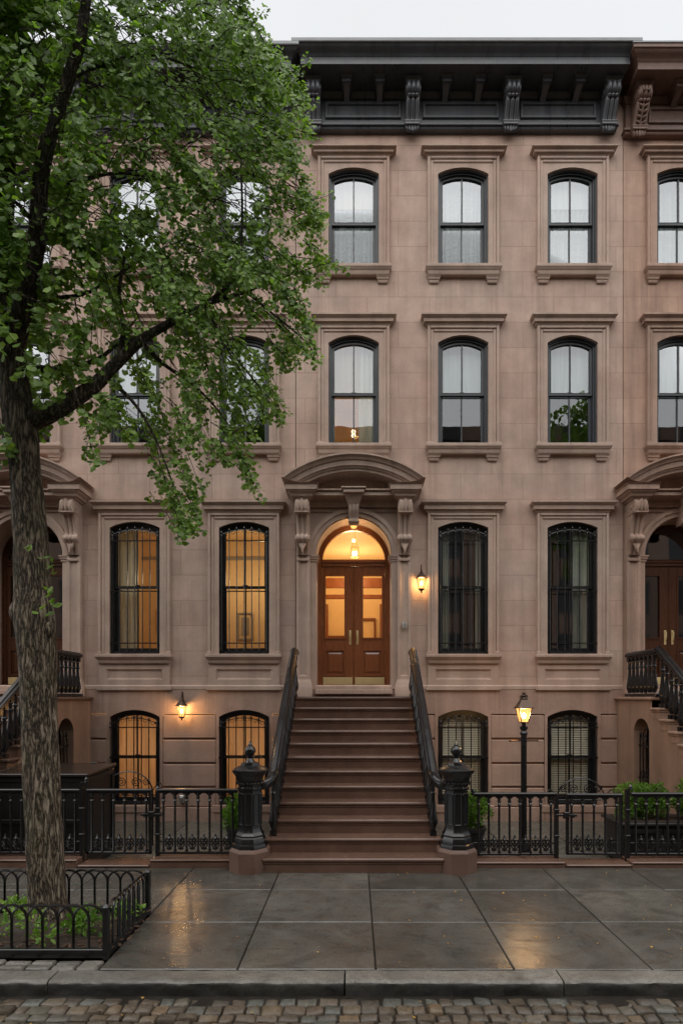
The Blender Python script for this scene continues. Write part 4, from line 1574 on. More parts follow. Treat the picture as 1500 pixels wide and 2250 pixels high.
# wrought iron hoops on the yard side of the gates
for lab, cx, z in (('curled wrought iron hoop above the gate beside the tree trunk', -3.75, .80), ('curled wrought iron hoop above the gate beside the planter', 3.75, .69)):
    mb = MB()
    y = -1.9
    arch = [(.40 * math.cos(a), 0, -.15 + .36 * math.sin(a)) for a in [PI * k / 18 for k in range(19)]]
    mb.tube(arch, .011, 6)
    for sg in (-1, 1):
        for (ox, r) in ((.12, .085), (.29, .065)):
            mb.tube([(sg * (ox + (r * (1 - q / 22)) * math.cos(q * .62)), 0, .03 + (r * (1 - q / 22)) * math.sin(q * .62)) for q in range(20)], .008, 5)
        mb.tube([(sg * .40, 0, -.15), (sg * .40, 0, -1.15)], .012, 6)
        mb.tube(catmull([(sg * .4, 0, -.1), (sg * .46, 0, -.02), (sg * .52, 0, .02), (sg * .56, 0, -.05), (sg * .52, 0, -.07)], 4), .009, 5)
    mb.tube([(-.40, 0, -.15), (.40, 0, -.15)], .011, 6)
    mb.tube([(-.40, 0, -.95), (.40, 0, -.95)], .011, 6)
    o = mb.build('iron_trellis', 'black_iron', None, (cx, y, z))
    tag(o, lab, 'trellis')

# ------------------------------------------------------------------ yard furniture
bx = thing('storage_box', 'low black timber bin store with wet lid behind the fence and tree', 'storage box', (-5.1, -2.85, -.215))
mb = MB()
mb.box(-1.35, 1.30, -.44, .44, 0.01, 1.34)
for sx in (-1.36, -.48, .40, 1.25):
    mb.cbox(sx, sx + .07, -.462, -.43, .03, 1.34, .006)
for z in (.03, .66, 1.26):
    mb.cbox(-1.29, 1.25, -.456, -.43, z, z + .07, .005)
for sy in (-.45, .39):
    mb.cbox(1.28, 1.322, sy, sy + .07, .03, 1.34, .006)
for z in (.03, 1.26):
    mb.cbox(1.28, 1.318, -.38, .39, z, z + .07, .005)
mb.build('body', 'box_paint', bx)
for a, b in ((-1.40, -.03), (-.02, 1.35)):
    mb = MB()
    mb.cbox(a, b, -.50, .48, 1.36, 1.405, .01, Matrix.Rotation(R(2.5), 3, 'X'))
    mb.build('lid', 'box_lid', bx)
mb = MB()
for x in (-1.0, -.4, .4, 1.0):
    mb.cbox(x - .05, x + .05, .43, .49, 1.38, 1.44, .006)
mb.build('hinge', 'black_iron', bx)


def leaf_shape(size, fan=True):
    if fan:
        return [(0, 0, 0), (-.5, .42, .14), (-.36, .82, .10), (0, .76, 0), (.36, .82, .10), (.5, .42, .14)]
    return [(0, 0, 0), (-.3, .35, .08), (-.2, .75, .05), (0, 1.0, -.05), (.2, .75, .05), (.3, .35, .08)]


def add_leaf(mb, p, v, nrm, size, shape):
    v = v.normalized()
    u = v.cross(nrm)
    if u.length < 1e-3:
        u = v.cross(Vector((1, 0, .3)))
    u.normalize()
    w = u.cross(v)
    b = len(mb.v)
    for a, c, d in shape:
        q = p + (u * a + v * c + w * d) * size
        mb.v.append((q.x, q.y, q.z))
    mb.f += [(b, b + 1, b + 2, b + 3), (b, b + 3, b + 4, b + 5)]
    mb.mi += [0, 0]


def rvec(r=rnd):
    while True:
        v = Vector((r.uniform(-1, 1), r.uniform(-1, 1), r.uniform(-1, 1)))
        if .05 < v.length < 1:
            return v.normalized()


def leafy(name, mat, parent, loc, lobes, n, size, fan=False, up=.5):
    mb = MB()
    sh = leaf_shape(1, fan)
    for _ in range(n):
        c, r = rnd.choice(lobes)
        d = rvec()
        k = rnd.uniform(.55, 1.05)
        p = Vector(c) + Vector((d.x * r[0], d.y * r[1], d.z * r[2])) * k
        add_leaf(mb, p, d + Vector((0, 0, up)) + rvec() * .7, rvec(), size * rnd.uniform(.6, 1.3), sh)
    return mb.build(name, mat, parent, loc, smooth=0)


def pot_mesh(mb):
    mb.lathe([(.17, 0), (.2, .3), (.235, .52), (.25, .53), (.25, .58), (.215, .58), (.21, .53), (.02, .52)], n=20)


for lab, plab, x, s in (('small bushy shrub in a dark pot behind the left newel post', 'dark round pot behind the left newel post', -1.62, 1),
                        ('small bushy shrub in a dark pot behind the right newel post', 'dark round pot behind the right newel post', 1.66, 1)):
    p = MB()
    pot_mesh(p)
    o = p.build('plant_pot', 'pot_black', None, (x, -3.05, -.21))
    tag(o, plab, 'plant pot', 'pots beside the stoop')
    t = thing('shrub', lab, 'shrub', (x, -3.05, .32), 'shrubs in the yards')
    lobes = [((rnd.uniform(-.15, .15), rnd.uniform(-.1, .1), rnd.uniform(.1, .42)), (.16, .16, .15)) for _ in range(9)]
    leafy('foliage', 'shrub_leaf', t, (0, 0, 0), lobes, 1500, .05)
    st = MB()
    for q in range(7):
        d = Vector((rnd.uniform(-.2, .2), rnd.uniform(-.2, .2), rnd.uniform(.3, .55)))
        st.tube([(0, 0, -.02), d * .5 + Vector((0, 0, .05)), d], [.012, .009, .004], 5)
    st.build('stems', 'bark', t)

pb = thing('planter_box', 'dark panelled planter box behind the fence at the russet house', 'planter', (4.75, -2.75, -.215))
mb = MB()
mb.cbox(-.85, .85, -.30, .30, .03, .60, .012)
for q in range(3):
    mb.ring([(-.8 + .54 * q, .08), (-.8 + .54 * q, .54), (-.29 + .54 * q, .54), (-.29 + .54 * q, .08)], [(-.74 + .54 * q, .14), (-.74 + .54 * q, .48), (-.35 + .54 * q, .48), (-.35 + .54 * q, .14)], -.325, -.29)
mb.cbox(-.89, .89, -.34, .34, .585, .63, .01)
mb.build('body', 'pot_black', pb)
mb = MB()
for sx in (-1, 1):
    for sy in (-1, 1):
        mb.box(sx * .78 - .05, sx * .78 + .05, sy * .24 - .04, sy * .24 + .04, .005, .03)
mb.build('feet', 'pot_black', pb)
mb = MB()
mb.quad((-.8, -.28, .635), (.8, -.28, .635), (.8, .28, .635), (-.8, .28, .635))
mb.build('soil', 'soil', pb)
for lab, x, n in (('bushy bright green shrub in the planter, the one beside the arched iron gate', 4.33, 3000), ('bushy bright green shrub in the planter, cut by the photo edge', 5.1, 3000)):
    t = thing('shrub', lab, 'shrub', (x, -2.75, .42), 'shrubs in the yards')
    lobes = [((rnd.uniform(-.3, .3), rnd.uniform(-.18, .15), rnd.uniform(.08, .46)), (.13, .13, .12)) for _ in range(26)]
    leafy('foliage', 'shrub_leaf', t, (0, 0, 0), lobes, int(n * 1.6), .038)
    st = MB()
    for q in range(9):
        d = Vector((rnd.uniform(-.3, .3), rnd.uniform(-.2, .2), rnd.uniform(.3, .5)))
        st.tube([(0, 0, -.01), d * .5 + Vector((0, 0, .05)), d], [.014, .01, .004], 5)
    st.build('stems', 'bark', t)

# ------------------------------------------------------------------ the ginkgo tree
def poly_in(x, y, P):
    c = False
    j = len(P) - 1
    for i in range(len(P)):
        xi, yi = P[i]
        xj, yj = P[j]
        if (yi > y) != (yj > y) and x < (xj - xi) * (y - yi) / (yj - yi) + xi:
            c = not c
        j = i
    return c


tree = thing('ginkgo_tree', 'tall ginkgo tree with furrowed trunk growing from the railed soil bed', 'tree', (-3.03, -5.7, .05))
TO = Vector(tree.location)


def limb(mb, pts, n, wob=.01, seg=6):
    """pts = (px, py, distance, width in px): a bark-covered limb"""
    P = [at(x, y, d) - TO for x, y, d, w in pts]
    Q = catmull(P, seg)
    rr = catmull([(w * .94 * d / 1243 / 2, 0, 0) for x, y, d, w in pts], seg)
    b = len(mb.v)
    mb.tube(Q, [max(r.x, .003) for r in rr], n)
    if wob:
        for i in range(b, len(mb.v)):
            v = Vector(mb.v[i])
            c = Q[min((i - b) // n, len(Q) - 1)]
            dv = (v - c)
            if dv.length < 1e-5:
                continue
            ang = math.atan2(dv.y, dv.x)
            q = Vector((math.cos(ang) * 2.6, math.sin(ang) * 2.6, v.z * 1.5))
            k = noise.noise(q) * 1.0 + noise.noise(Vector((math.cos(ang) * 7, math.sin(ang) * 7, v.z * 4.2))) * .7 + .6 * noise.noise(v * 1.7)
            v += dv.normalized() * k * wob * min(1, dv.length / .12)
            mb.v[i] = tuple(v)


tm = MB()
limb(tm, [(106, 2040, 5.6, 118), (105, 2005, 5.6, 92), (103, 1960, 5.6, 80), (98, 1800, 5.6, 76), (88, 1620, 5.6, 75), (84, 1480, 5.6, 78), (80, 1400, 5.6, 82), (76, 1345, 5.6, 86), (73, 1290, 5.6, 75),
          (69, 1200, 5.6, 71), (58, 1060, 5.6, 66), (46, 940, 5.6, 68), (32, 850, 5.6, 62), (24, 780, 5.6, 60), (22, 740, 5.6, 50)], 40, .012, 14)
tm.ell(at(40, 1345, 5.55) - TO, (.075, .08, .12), None, 12, 8)
tm.ell(at(106, 1385, 5.56) - TO, (.06, .07, .10), None, 12, 8)
tm.build('trunk', 'bark', tree)
LIMB_A = [(24, 800, 5.6, 52), (42, 715, 5.55, 44), (66, 620, 5.5, 40), (84, 500, 5.45, 37), (91, 390, 5.4, 33), (118, 265, 5.35, 31), (152, 170, 5.3, 27), (178, 80, 5.25, 24), (192, -20, 5.2, 21), (205, -160, 5.2, 14), (220, -260, 5.2, 6)]
LIMB_B = [(50, 930, 5.6, 44), (95, 915, 5.6, 42), (150, 886, 5.6, 38), (212, 843, 5.65, 32), (262, 792, 5.7, 26), (310, 748, 5.75, 22), (370, 712, 5.85, 17), (450, 670, 6.0, 12), (540, 640, 6.2, 8), (640, 600, 6.4, 3)]
LIMB_C = [(18, 800, 5.65, 46), (8, 690, 5.75, 42), (12, 520, 5.85, 34), (22, 330, 5.95, 28), (32, 140, 6.0, 24), (36, -60, 6.0, 18), (40, -250, 6.0, 8)]
OTHER = [[(38, 830, 5.6, 26), (80, 812, 5.75, 20), (140, 812, 5.9, 15), (230, 780, 6.1, 9), (300, 700, 6.3, 4)],
         [(90, 540, 5.45, 18), (110, 522, 5.5, 14), (150, 515, 5.6, 10), (230, 560, 5.9, 6), (290, 620, 6.1, 3)],
         [(262, 792, 5.7, 16), (272, 720, 5.75, 12), (262, 650, 5.8, 9), (275, 560, 5.9, 6), (300, 470, 6.0, 3)],
         [(310, 748, 5.75, 14), (360, 800, 5.8, 9), (430, 850, 5.9, 6), (500, 930, 6.0, 4), (550, 1040, 6.0, 2)],
         [(230, 828, 5.66, 12), (290, 880, 5.7, 8), (340, 960, 5.75, 6), (385, 1080, 5.8, 3), (400, 1150, 5.8, 2)],
         [(450, 670, 6.0, 10), (520, 600, 6.1, 7), (532, 480, 6.2, 6), (530, 330, 6.25, 4), (545, 230, 6.3, 2)],
         [(118, 265, 5.35, 18), (90, 190, 5.5, 14), (60, 150, 5.6, 10), (10, 100, 5.7, 6)],
         [(152, 170, 5.3, 14), (230, 140, 5.5, 9), (330, 120, 5.8, 6), (430, 150, 6.0, 3)],
         [(91, 390, 5.4, 16), (160, 400, 5.6, 10), (260, 380, 5.9, 6), (380, 400, 6.1, 3)],
         [(84, 500, 5.45, 12), (30, 440, 5.3, 8), (-30, 420, 5.2, 5), (-120, 400, 5.1, 3)],
         [(42, 715, 5.55, 14), (110, 660, 5.7, 10), (200, 640, 5.9, 7), (330, 560, 6.2, 4), (470, 500, 6.4, 2)],
         [(540, 640, 6.2, 7), (600, 690, 6.2, 5), (660, 740, 6.2, 3), (690, 775, 6.2, 2)],
         [(450, 670, 6.0, 7), (500, 760, 6.0, 5), (570, 850, 6.05, 3), (615, 900, 6.05, 2)]]
for nm, L in (('limb', LIMB_A), ('limb', LIMB_B), ('limb', LIMB_C)):
    lm = MB()
    limb(lm, L, 20, .009, 8)
    lm.build(nm, 'bark', tree)
bm_ = MB()
for L in OTHER:
    limb(bm_, L, 8, .003, 5)
ENV = [(-300, -260), (530, -260), (545, 0), (592, 110), (640, 150), (668, 190), (672, 300), (652, 370), (690, 440), (712, 470), (688, 520), (755, 582), (700, 602), (655, 650), (688, 705), (697, 785), (650, 765), (607, 825), (626, 905),
       (560, 925), (540, 965), (566, 1092), (530, 1060), (485, 985), (450, 1000), (446, 1060), (430, 1150), (400, 1186), (352, 1110), (318, 1085), (332, 1010), (290, 955), (240, 925), (218, 955), (212, 1018), (188, 1000), (180, 935), (140, 905), (100, 930), (60, 860), (0, 880), (-300, 900)]
ENV2 = [(-80, 800), (0, 880), (18, 960), (8, 1010), (-80, 1050)]
HOLES_PX = [(428, 305, 42, 34), (445, 345, 26, 18), (352, 345, 24, 24), (300, 425, 42, 40), (528, 430, 34, 40), (45, 470, 34, 40), (120, 560, 34, 30), (235, 390, 22, 20), (205, 470, 20, 30), (90, 75, 34, 26), (262, 45, 26, 20), (280, 80, 30, 16), (375, 15, 22, 16), (240, 10, 20, 14),
            (150, 690, 30, 18), (215, 735, 26, 20), (110, 780, 32, 20), (330, 690, 22, 14), (580, 640, 22, 14), (375, 880, 26, 24), (380, 800, 18, 18), (280, 860, 30, 20), (460, 930, 22, 30), (640, 400, 16, 16), (590, 560, 14, 12), (145, 640, 20, 14), (560, 740, 20, 20)]


def to_px(p):
    d = p.y + CAM_D
    s = 1243 / d
    return 779 + p.x * s, 1530 - (p.z - CAM_H) * s


LA = [(x, y) for x, y, d, w in LIMB_A]
LB = [(x, y) for x, y, d, w in LIMB_B[:7]]


def near_limb(x, y):
    for Lp, rr in ((LA, 20), (LB, 20)):
        for (xa, ya), (xb, yb) in zip(Lp, Lp[1:]):
            dx, dy = xb - xa, yb - ya
            t = max(0, min(1, ((x - xa) * dx + (y - ya) * dy) / (dx * dx + dy * dy)))
            if math.hypot(x - xa - t * dx, y - ya - t * dy) < rr:
                return True
    return False


TIPS = [((600, 560, 6.2), (690, 570, 6.2), (760, 590, 6.2)), ((620, 610, 6.2), (680, 590, 6.2), (735, 575, 6.1)), ((520, 120, 6.2), (545, 70, 6.2), (582, 20, 6.2)), ((500, 110, 6.2), (530, 50, 6.2), (540, -20, 6.2)),
        ((600, 230, 6.2), (640, 185, 6.2), (678, 128, 6.1)), ((610, 420, 6.2), (670, 440, 6.2), (728, 428, 6.1)), ((640, 500, 6.2), (680, 480, 6.2), (718, 466, 6.1)), ((620, 640, 6.2), (665, 710, 6.2), (700, 788, 6.2)),
        ((560, 800, 6.1), (600, 860, 6.1), (632, 912, 6.1)), ((500, 940, 6.0), (540, 1020, 6.0), (578, 1098, 6.0)), ((350, 1010, 5.8), (378, 1100, 5.8), (402, 1188, 5.8)), ((400, 1020, 5.8), (420, 1090, 5.8), (440, 1165, 5.8)),
        ((180, 880, 5.7), (196, 960, 5.7), (212, 1020, 5.7)), ((560, 250, 6.2), (620, 270, 6.2), (684, 300, 6.2)), ((600, 320, 6.2), (640, 350, 6.2), (672, 400, 6.2))]
cm = MB()
SH = leaf_shape(1, True)
r3 = random.Random(5)
for tip in TIPS:
    pp = catmull([at(*q) for q in tip], 7)
    bm_.tube([q - TO for q in pp], [.006 * (1 - .7 * i / len(pp)) for i in range(len(pp))], 3)
    for i, q in enumerate(pp):
        for _ in range(8 if i < 10 else 4):
            o = rvec(r3)
            add_leaf(cm, q + o * r3.uniform(.012, .075) * (1.15 - i / len(pp) * .7) - TO, o * .7 + Vector((.2, 0, -.5)), Vector((r3.uniform(-.6, .6), -.7 + r3.uniform(-.6, .6), .65)), r3.uniform(.03, .064), SH)
r2 = random.Random(21)
cand = 0
sprays = 0
while sprays < 1800 and cand < 20000:
    cand += 1
    px, py = r2.uniform(-280, 745), r2.uniform(-250, 1150)
    if not (poly_in(px, py, ENV) or poly_in(px, py, ENV2)):
        continue
    thin = 1.0
    if py > 780:
        thin = .62
    if px < 330 and 640 < py < 900:
        thin = .5
    if r2.random() > thin:
        continue
    if py > 760 and poly_in(px, py, ENV2) and r2.random() < .5:
        continue
    sprays += 1
    d = 4.75 + max(0, px) / 750 * 1.5 + r2.uniform(0, 1.35)
    p = at(px, py, d)
    right = min(1, max(0, (px - 100) / 450))
    lowf = min(1, max(0, (py - 450) / 400))
    v = Vector((.25 + .75 * right + r2.uniform(-.6, .6), r2.uniform(-.6, .6), .5 - .7 * right - .9 * lowf + r2.uniform(-.5, .5))).normalized()
    L = r2.uniform(.35, .85)
    over = r2.choice((0, 0, 1, 3))
    path = [p]
    n = int(L / .05)
    for i in range(n):
        v = (v + Vector((.015, 0, -.12)) + rvec(r2) * .09).normalized()
        p = p + v * .05
        x, y = to_px(p)
        if not (poly_in(x, y, ENV) or poly_in(x, y, ENV2)):
            over -= 1
            if over < 0:
                break
        path.append(p)
    if len(path) > 2:
        bm_.tube([q - TO for q in path], [.006 * (1 - .7 * i / len(path)) for i in range(len(path))], 3)
    for q in path:
        for _ in range(4):
            o = rvec(r2)
            lp = q + o * r2.uniform(.012, .066)
            x, y = to_px(lp)
            dd = lp.y + CAM_D
            if any(((x - hx) / ha) ** 2 + ((y - hy) / hb) ** 2 < 1 for hx, hy, ha, hb in HOLES_PX) and r2.random() < .9:
                continue
            if noise.noise(lp * 2.1) < -.17 and r2.random() < .88:
                continue
            if dd < 5.75 and near_limb(x, y) and r2.random() < .93:
                continue
            add_leaf(cm, lp - TO, v * .6 + o * .7 + Vector((.15, 0, -.5)), Vector((r2.uniform(-.6, .6), -.7 + r2.uniform(-.6, .6), .65 + r2.uniform(-.5, .5))), r2.uniform(.028, .07) * (1.35 - .35 * min(1, max(0, x / 350))), SH)
# a few epicormic leaves on the trunk
for (x, y) in ((118, 1235), (112, 1250), (120, 1262), (96, 1335), (102, 1345), (90, 1345), (110, 1328), (122, 1330), (60, 1205), (100, 1225), (105, 1295), (112, 1305)):
    for _ in range(2):
        add_leaf(cm, at(x + r2.uniform(-6, 6), y + r2.uniform(-6, 6), 5.36) - TO, Vector((r2.uniform(-.2, 1), -.4, r2.uniform(-.6, .3))), Vector((0, -1, .5)) + rvec(r2) * .5, r2.uniform(.06, .085), SH)
bm_.build('branches', 'bark', tree)
cm.build('crown', 'ginkgo_leaf', tree, smooth=0)

# ------------------------------------------------------------------ tree bed and its guard
PX0, PX1, PY0, PY1 = -4.9, -2.14, -6.42, -5.44
sm = MB()
nx, ny = 40, 16
for j in range(ny + 1):
    for i in range(nx + 1):
        x, y = PX0 + (PX1 - PX0) * i / nx, PY0 + (PY1 - PY0) * j / ny
        dd = math.hypot(x + 3.03, y + 5.7)
        e = min(x - PX0, PX1 - x, y - PY0, PY1 - y)
        z = .0 + .06 * min(1, e / .15) + .05 * max(0, 1 - dd / .5) + .018 * noise.noise(Vector((x * 6, y * 6, 0)))
        sm.v.append((x, y, z))
for j in range(ny):
    for i in range(nx):
        b = j * (nx + 1) + i
        sm.f.append((b, b + 1, b + nx + 2, b + nx + 1))
        sm.mi.append(0)
o = sm.build('soil', 'soil', None, kind='structure')
ml = MB()
for _ in range(420):
    x, y = rnd.uniform(-3.9, PX1 + .1), rnd.uniform(PY0 + .04, PY1 - .03)
    s = rnd.uniform(.012, .035)
    m = Matrix.Rotation(rnd.uniform(0, 6), 3, 'Z') @ Matrix.Rotation(rnd.uniform(-.5, .5), 3, 'X')
    ml.cbox(x - s, x + s, y - s * .3, y + s * .3, .055, .067, .003, m)
o = ml.build('mulch', 'mulch', None, smooth=0, kind='stuff')

guard = thing('tree_guard', 'low black hooped iron guard around the tree bed', 'tree guard', (PX1, PY0, 0))
def hoop(h):
    def f(mb):
        w = .133
        pts = [(-w, 0, .05), (-w, 0, h - .12)] + [(-w * math.cos(a), 0, h - .12 + .12 * math.sin(a)) for a in [PI * k / 10 for k in range(11)]] + [(w, 0, h - .12), (w, 0, .05)]
        mb.tube(pts, .0115, 6)
    return shared(('hoop', h), f, 'hoop', 'black_iron')
hm = hoop(.46)
LX, LY = PX0 - PX1, PY1 - PY0
x = -.15
while x > LX:
    link('hoop', hm, guard, (x, 0, 0))
    link('hoop', hm, guard, (x, LY, 0))
    x -= .133
y = .15
while y < LY - .1:
    link('hoop', hm, guard, (0, y, 0), rz=PI / 2)
    y += .115
for a, b, c, d in ((LX, 0.02, -.02, .02), (LX, .02, LY - .02, LY + .02)):
    r = MB()
    r.cbox(a, b, c, d, 0.005, .085, .006)
    r.build('base_rail', 'black_iron', guard)
r = MB()
r.cbox(-.02, .02, .021, LY - .021, .005, .085, .006)
r.build('base_rail', 'black_iron', guard)
for cx, cy in ((0, 0), (0, LY)):
    r = MB()
    r.cbox(cx - .025, cx + .025, cy - .025, cy + .025, -.01, .44, .006)
    r.lathe([(.03, .43), (.034, .445), (.02, .46), (.008, .47)], (cx, cy, 0), 8)
    r.build('corner_post', 'black_iron', guard)

for lab, x, y, n, s, mt in (('leafy bedding plant at the corner of the tree guard', -2.48, -6.1, 170, .05, 'shrub_leaf'), ('pale green seedling between trunk and guard front', -2.85, -6.2, 40, .06, 'bright_leaf'),
                            ('low green seedling left of the trunk in the tree bed', -3.28, -6.18, 60, .05, 'bright_leaf'), ('small green plant at the guard side near the pavement', -2.25, -5.8, 60, .045, 'bright_leaf'), ('small green plant behind the trunk by the back hoops', -3.35, -5.62, 60, .05, 'bright_leaf')):
    t = thing('bedding_plant', lab, 'plant', (x, y, .07), 'plants in the tree bed')
    lobes = [((rnd.uniform(-.14, .14), rnd.uniform(-.1, .1), rnd.uniform(.04, .18)), (.09, .08, .06)) for _ in range(8)]
    leafy('foliage', mt, t, (0, 0, 0), lobes, int(n * 1.8), s)
    st = MB()
    for q in range(5):
        d = Vector((rnd.uniform(-.1, .1), rnd.uniform(-.1, .1), rnd.uniform(.1, .18)))
        st.tube([(0, 0, -.02), d], [.004, .002], 4)
    st.build('stems', 'shrub_leaf', t)

# ------------------------------------------------------------------ ground, pavement, kerb, street
g = MB()
g.quad((-250, -250, -.32), (250, -250, -.32), (250, 250, -.32), (-250, 250, -.32))
g.build('ground', 'ground_far', None, kind='structure', smooth=0)
pv = MB()
xs = [.174 + 1.145 * k for k in range(-8, 9)]
ys = [-6.62, -5.64, -4.69, -3.84]
for a, b in zip(xs, xs[1:]):
    for c, d in zip(ys, ys[1:]):
        x0, x1, y0, y1 = a + .006, b - .006, c + .005, d - .005
        if x1 < PX1 + .1:
            if y0 < -6.0:
                continue
            y0 = max(y0, PY1 + .02)
            if x1 > PX1 - .05:
                pass
        tz = rnd.uniform(-.003, .003)
        m = Matrix.Rotation(rnd.uniform(-.0012, .0012), 3, 'X') @ Matrix.Rotation(rnd.uniform(-.0012, .0012), 3, 'Y')
        pv.cbox(x0, x1, y0, y1, -.2, tz, .006, m)
o = pv.build('pavement', 'bluestone', None, kind='structure', smooth=0)
sb = MB()
sb.quad((-9, -6.63, -.03), (9.5, -6.63, -.03), (9.5, -3.8, -.03), (-9, -3.8, -.03))
sb.build('pavement_bedding', 'wet_dirt', None, kind='structure', smooth=0)
bs = MB()
x = -5.4
while x < -2.18:
    w = rnd.uniform(.2, .29)
    for y0, y1 in ((-6.62, -6.535), (-6.53, -6.445)):
        bs.cbox(x + .008, min(x + w, -2.13) - .008, y0 + .006, y1 - .006, -.1, rnd.uniform(-.002, .012), .014, Matrix.Rotation(rnd.uniform(-.03, .03), 3, 'Z'), .004)
    x += w
bs.build('path_edging', 'granite', None, kind='structure')
kb = MB()
ke = [-9.0, -6.3, -4.3, -2.44, -.08, 1.66, 3.9, 6.2, 9.0]
for a, b in zip(ke, ke[1:]):
    n = max(4, int((b - a) / .04))
    # split-faced granite kerb stone with a worn arris
    sec = [(-6.628, -.30), (-6.628, -.004), (-6.77, -.006), (-6.79, -.010), (-6.806, -.022), (-6.812, -.04), (-6.812, -.07), (-6.812, -.1), (-6.812, -.3)]
    vs, fs = [], []
    for i in range(n + 1):
        x = a + .007 + (b - a - .014) * i / n
        for k, (y, z) in enumerate(sec):
            q = Vector((x * 7, y * 9, z * 14))
            dy = (noise.noise(q) * .014 + noise.noise(q * 2.7) * .011) if k >= 3 else 0
            dz = noise.noise(q + Vector((5, 5, 5))) * .007 if 1 <= k <= 4 else 0
            vs.append((x, y + dy, z + dz))
    m = len(sec)
    for i in range(n):
        for k in range(m - 1):
            fs.append((i * m + k, i * m + k + 1, (i + 1) * m + k + 1, (i + 1) * m + k))
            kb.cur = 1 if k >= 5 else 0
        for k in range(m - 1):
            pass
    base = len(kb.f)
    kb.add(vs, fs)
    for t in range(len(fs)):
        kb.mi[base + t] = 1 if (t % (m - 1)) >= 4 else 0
    kb.cur = 0
    kb.add([vs[k] for k in range(m)], [tuple(range(m))])
    kb.add([vs[n * m + k] for k in range(m)], [tuple(range(m))])
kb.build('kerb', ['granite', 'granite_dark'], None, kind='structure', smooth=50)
sd = MB()
sd.quad((-60, -20, -.12), (60, -20, -.12), (60, -6.8, -.12), (-60, -6.8, -.12))
sd.build('street_bedding', 'wet_dirt', None, kind='structure', smooth=0)
cb = MB()
y = -6.86
row = 0
while y > -9.4:
    dpt = rnd.uniform(.1, .125)
    x = -6 + rnd.uniform(0, .15)
    while x < 6.3:
        w = rnd.uniform(.105, .175)
        h = -.09 + rnd.uniform(-.012, .01) - (.02 if row == 0 else 0)
        m = Matrix.Rotation(rnd.uniform(-.05, .05), 3, 'Z') @ Matrix.Rotation(rnd.uniform(-.05, .05), 3, 'X') @ Matrix.Rotation(rnd.uniform(-.05, .05), 3, 'Y')
        cb.cbox(x + .006, x + w - .006, y - dpt + .006, y - .006, h - .09, h, rnd.uniform(.009, .016), m, .007)
        x += w
    y -= dpt
    row += 1
cb.build('street', 'cobble', None, kind='structure', smooth=60)
yd = MB()
for a, b in zip(xs, xs[1:]):
    for c, d in ((-3.66, -2.5), (-2.5, -1.25), (-1.25, .0)):
        yd.cbox(a + .005, b - .005, c + .005, d - .005, -.31, -.22 + rnd.uniform(-.003, .003), .005)
yd.build('yard_paving', 'yard_stone', None, kind='structure', smooth=0)
yc = MB()
for a, b, z in ((-9.0, -3.66, .107), (-3.655, -2.71, .035), (-2.705, -1.16, .107), (1.16, 2.78, .075), (2.785, 3.65, .04), (3.655, 9.3, .075)):
    yc.cbox(a, b, -3.835, -3.55, -.3, z - .03, .01)
    yc.cbox(a, b, -3.85, -3.54, z - .029, z, .012)
yc.build('yard_kerb', 'step_stone', None, kind='structure')

fl = MB()
shp = leaf_shape(1, True)
for _ in range(100):
    if rnd.random() < .7:
        x, y, z = rnd.uniform(-3.2, 4.2), rnd.uniform(-6.6, -3.9), .006
        if x < PX1 and y < PY1:
            continue
    elif rnd.random() < .5:
        x, y, z = rnd.uniform(-3, 3), rnd.uniform(-7.5, -6.85), -.088
    else:
        x, y, z = rnd.uniform(-4, 4.2), rnd.uniform(-3.4, -.5), -.21
        if abs(x) < 1.4:
            continue
    add_leaf(fl, Vector((x, y, z)), Vector((rnd.uniform(-1, 1), rnd.uniform(-1, 1), .12)), Vector((rnd.uniform(-.3, .3), rnd.uniform(-.3, .3), 1)), rnd.uniform(.01, .028), shp)
fl.build('fallen_leaves', 'dead_leaf', None, smooth=0, kind='stuff')

# ------------------------------------------------------------------ across the street (seen only as reflections in the glass and the wet stone)
def opp_mat():
    g = Nodes('terrace_brick')
    p = g.pos()
    sep = g.n('SeparateXYZ', {'Vector': p})
    v = g.n('CombineXYZ', {'X': sep.outputs['X'], 'Y': sep.outputs['Z']}).outputs[0]
    br = g.n('TexBrick', {'Vector': v, 'Color1': (.05, .05, .055), 'Color2': (.1, .1, .1), 'Mortar': (.3, .19, .14), 'Scale': 1.0, 'Mortar Size': .62, 'Mortar Smooth': 0.02, 'Brick Width': 2.4, 'Row Height': 3.4}, offset=0.0)
    g.set(Base_Color=br.outputs['Color'], Roughness=.8)
    M['terrace_brick'] = g.m


